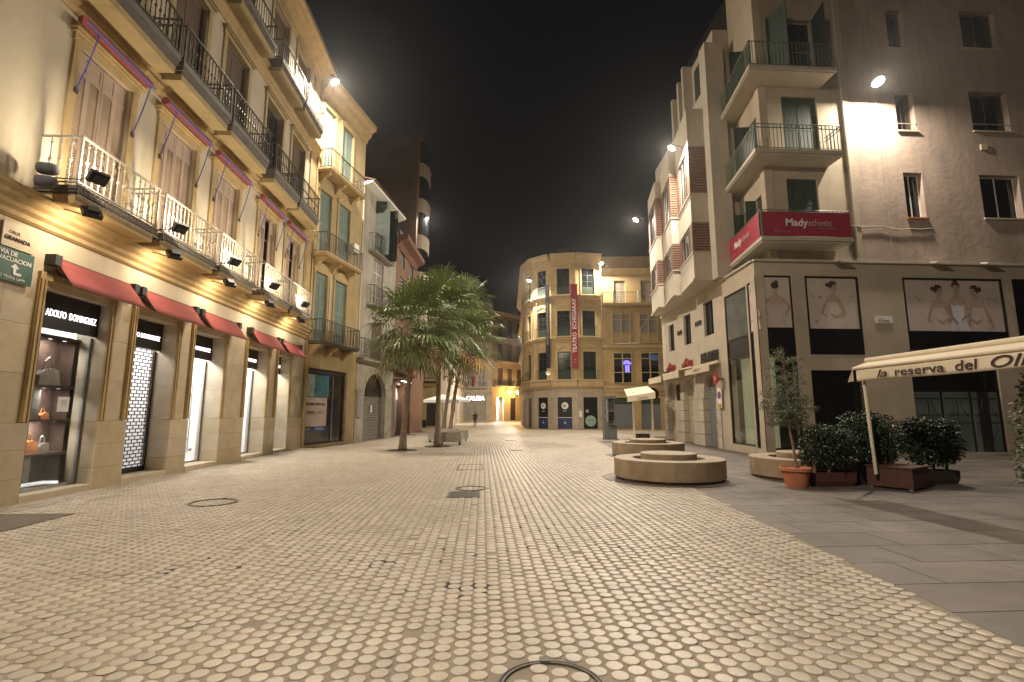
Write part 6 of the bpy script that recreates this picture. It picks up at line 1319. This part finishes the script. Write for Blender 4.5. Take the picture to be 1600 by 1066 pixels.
MB().add([(X0, .09, 2.58), (X0, .09, 2.29), (X0-.13, .11, 2.27)], [(0,1,2)]).add([(X0-.001, .092, 2.29), (X0-.001, .092, 2.58), (X0-.13, .112, 2.27)], [(0,1,2)]).build('valance_corner', M['canvas'], t)
MB().tube([(.06, -.05, 2.56), (.12, -.07, .30)], .035, 10).build('pole', M['polecream'], t)
for ch, yy, sz, sh, fw in (('la', -.71, .22, .3, .26), ('reserva', -1.59, .24, 0, 1.08), ('del', -2.53, .25, .1, .40), ('Olivo', -3.42, .27, .3, 1.0)):
    text(ch, sz, M['ink'], t, (X0-.022, yy, 2.40), (PI/2, 0, -PI/2), bold=.002, ext=.002, shear=sh, fitw=fw)
base = thing('awning_base_box', 'maroon square base box standing at the foot of the awning pole', 'planter box', (9.02, 10.62, 0), .50)
MB().box(-.42, .42, -.42, .42, .04, .44).box(-.45, .45, -.45, .45, .44, .47).build('box', M['planter'], base)
for sx in (-1, 1):
    for sy in (-1, 1): MB().box(sx*.36-.03, sx*.36+.03, sy*.36-.03, sy*.36+.03, 0, .04).build('foot', M['alu'], base)

# ================================================================== FAR SMALL AWNING, BOX, PHONE KIOSK
t = thing('small_terrace_awning', 'small cream awning on two posts in front of the ochre building', 'awning', (9.55, 29.9, 0), -.06)
MB().add([(-.95, -.75, 2.55), (.55, -1.35, 2.78), (.72, .9, 3.25), (-.75, .9, 3.05)], [(0,1,2,3)]).build('canopy', M['canvas'], t)
MB().add([(-.95, -.76, 2.22), (.55, -1.36, 2.42), (.55, -1.36, 2.8), (-.95, -.76, 2.56)], [(0,1,2,3)]).build('valance', M['canvas'], t)
text('Gelati', .26, M['greyink'], t, (-.15, -1.12, 2.48), (PI/2, -.1, -.38), shear=.2)
for x, y in ((-.45, -.1), (.62, -.3)): MB().box(x-.05, x+.05, y-.05, y+.05, 0, 2.85).build('post', M['polecream'], t)
MB().box(-.55, .75, -.6, .3, 0, .12).build('base', M['polecream'], t)
tag(MB().box(-.32, .32, -.25, .25, 0, .42).box(-.34, .34, -.27, .27, .42, .45).build('dark_planter_box', M['darkplanter'], None, (8.95, 27.8, 0)), 'low black planter box in front of the small cream awning', 'planter box')
t = thing('phone_kiosk', 'grey street phone kiosk with graffiti on its panel, left of the small awning', 'phone kiosk', (7.72, 30.2, 0))
MB().box(-.36, -.12, -.30, .3, .05, 2.6).build('side_panel', M['kiosk'], t); MB().box(-.12, .34, .05, .3, .9, 2.6).box(-.12, .36, -.35, .3, 2.45, 2.62).build('hood', M['kiosk'], t)
MB().box(-.12, .36, -.3, .3, .05, .88).box(-.14, .42, -.42, .3, .88, .93).build('cabinet', M['kiosk'], t); MB().box(-.02, .26, -.08, .05, 1.15, 1.65).build('telephone', M['darkmetal'], t)
MB().tube([(-.06, -.1, 1.6), (-.08, -.14, 1.4), (-.05, -.1, 1.2)], .025, 6).build('handset', M['black'], t)
gz_ = MB()
for k in range(9): gz_.tube([(-.30+random.uniform(0, .12), -.305, 1.1+k*.13), (-.18-random.uniform(0, .08), -.305, 1.2+k*.13), (-.28+random.uniform(0, .1), -.305, 1.27+k*.13)], .012, 3)
gz_.build('graffiti', M['whiteink'], t); MB().box(-.45, .45, -.4, .4, 0, .05).build('base', M['slabedge'], t)

# ================================================================== PERSON
def person(x, y, h=1.74):
    t = thing('person', 'person in dark clothes walking away across the far end of the square', 'person', (x, y, 0), .2)
    J = {'pelvis': (0,0,.93), 'chest': (0,.02,1.22), 'neck': (0,.03,1.47), 'head': (0,-.0,1.60), 'top': (0,0,1.70),
         'hl': (-.10,0,.90), 'kl': (-.12,-.10,.50), 'al': (-.12,.08,.09), 'tl': (-.13,-.09,.04), 'hr': (.10,0,.90), 'kr': (.10,.03,.49), 'ar': (.10,.12,.09), 'tr': (.11,-.04,.04),
         'sl': (-.19,.02,1.40), 'el': (-.27,.05,1.12), 'wl': (-.25,-.08,.88), 'fl': (-.24,-.11,.78), 'sr': (.19,.02,1.40), 'er': (.27,.02,1.13), 'wr': (.22,-.16,1.0), 'fr': (.16,-.20,.98)}
    R_ = dict(pelvis=.145, chest=.15, neck=.06, head=.098, top=.07, hl=.095, kl=.06, al=.042, tl=.04, hr=.095, kr=.06, ar=.042, tr=.04, sl=.07, el=.045, wl=.033, fl=.03, sr=.07, er=.045, wr=.033, fr=.03)
    E_ = [('pelvis','chest'),('chest','neck'),('neck','head'),('head','top'),('pelvis','hl'),('hl','kl'),('kl','al'),('al','tl'),('pelvis','hr'),('hr','kr'),('kr','ar'),('ar','tr'),('chest','sl'),('sl','el'),('el','wl'),('wl','fl'),('chest','sr'),('sr','er'),('er','wr'),('wr','fr')]
    ks = list(J); me = bpy.data.meshes.new('body'); me.from_pydata([J[k] for k in ks], [(ks.index(a), ks.index(b)) for a, b in E_], []); me.materials.append(M['cloth'])
    o = link('body', me, t)
    md = o.modifiers.new('skin', 'SKIN'); 
    for i, k in enumerate(ks): me.skin_vertices[0].data[i].radius = (R_[k], R_[k])
    me.skin_vertices[0].data[0].use_root = True
    o.modifiers.new('sub', 'SUBSURF').levels = 1; o.modifiers['sub'].render_levels = 1
    MB().lathe([(.0001, -.02), (.085, .0), (.105, .07), (.095, .15), (.05, .20), (.0001, .215)], n=12).build('hair', M['hair'], t, (0, .012, 1.56), smooth=True)
    MB().lathe([(.0001, -.06), (.06, -.05), (.078, .0), (.06, .06), (.0001, .07)], n=10).build('face', M['skin'], t, (0, -.03, 1.59), smooth=True)
person(-.76, 57.5)

# letters become plain meshes
GROUPS = dict(building='buildings lining the square', wall_floodlight='street floodlights on the building fronts', facade_spotlight='spotlights on the lit balconies', fan_palm='fan palms', ring_bench='round concrete benches',
  ficus_bush='leafy bushes in low planters', box_planter='pale box planters on castors', theatre_banner='banners hung on the theatre', balcony_banner='banners on the corner balcony', shop_sign='letter signs on the street front',
  cassette_awning='awnings on the street front', manhole_cover='round manhole covers', utility_cover='utility covers in the paving', handbag='bags in the shop window', poster_lamp='lamps over the posters', terrace_parasol='white terrace parasols',
  street_lantern='orange street lanterns', lamp_conduit='conduits below the theatre floodlights', covered_spotlight='padded drums beside the first balcony', street_sign='street name plates')
for o in COL.objects:
    if o.parent is None and 'category' in o.keys():
        k = o.name.split('.')[0]; k = 'building' if o['category'] == 'building' else k
        if k in GROUPS: o['group'] = GROUPS[k]
bpy.context.view_layer.update(); dg = bpy.context.evaluated_depsgraph_get()
newm = [(o, bpy.data.meshes.new_from_object(o.evaluated_get(dg), depsgraph=dg)) for o in TEXTS]
for o, me in newm:
    n = link('letters', me, o.parent, o.location, o.rotation_euler); n.scale = o.scale
    if FIT.get(o.name):
        xs = [v.co.x for v in me.vertices]; n.scale = (FIT[o.name]/(max(xs)-min(xs)), 1, 1)
    if not me.materials: me.materials.append(o.data.materials[0])
for o, me in newm: bpy.data.objects.remove(o)

if True:   # thin haze volume added to give the lamps a glow
    hz = MB().box(-155, 155, -65, 405, -1.5, 34).build('haze', None); hz['kind'] = 'stuff'
    hm = bpy.data.materials.new('halo_haze'); hm.use_nodes = True; nt = hm.node_tree
    for n in list(nt.nodes): nt.nodes.remove(n)
    ho = nt.nodes.new('ShaderNodeOutputMaterial'); pv = nt.nodes.new('ShaderNodeVolumePrincipled'); pv.inputs['Density'].default_value = 0.00032; pv.inputs['Color'].default_value = (.9, .9, .9, 1); pv.inputs['Anisotropy'].default_value = 0.82
    nt.links.new(pv.outputs[0], ho.inputs['Volume']); hz.data.materials.append(hm)
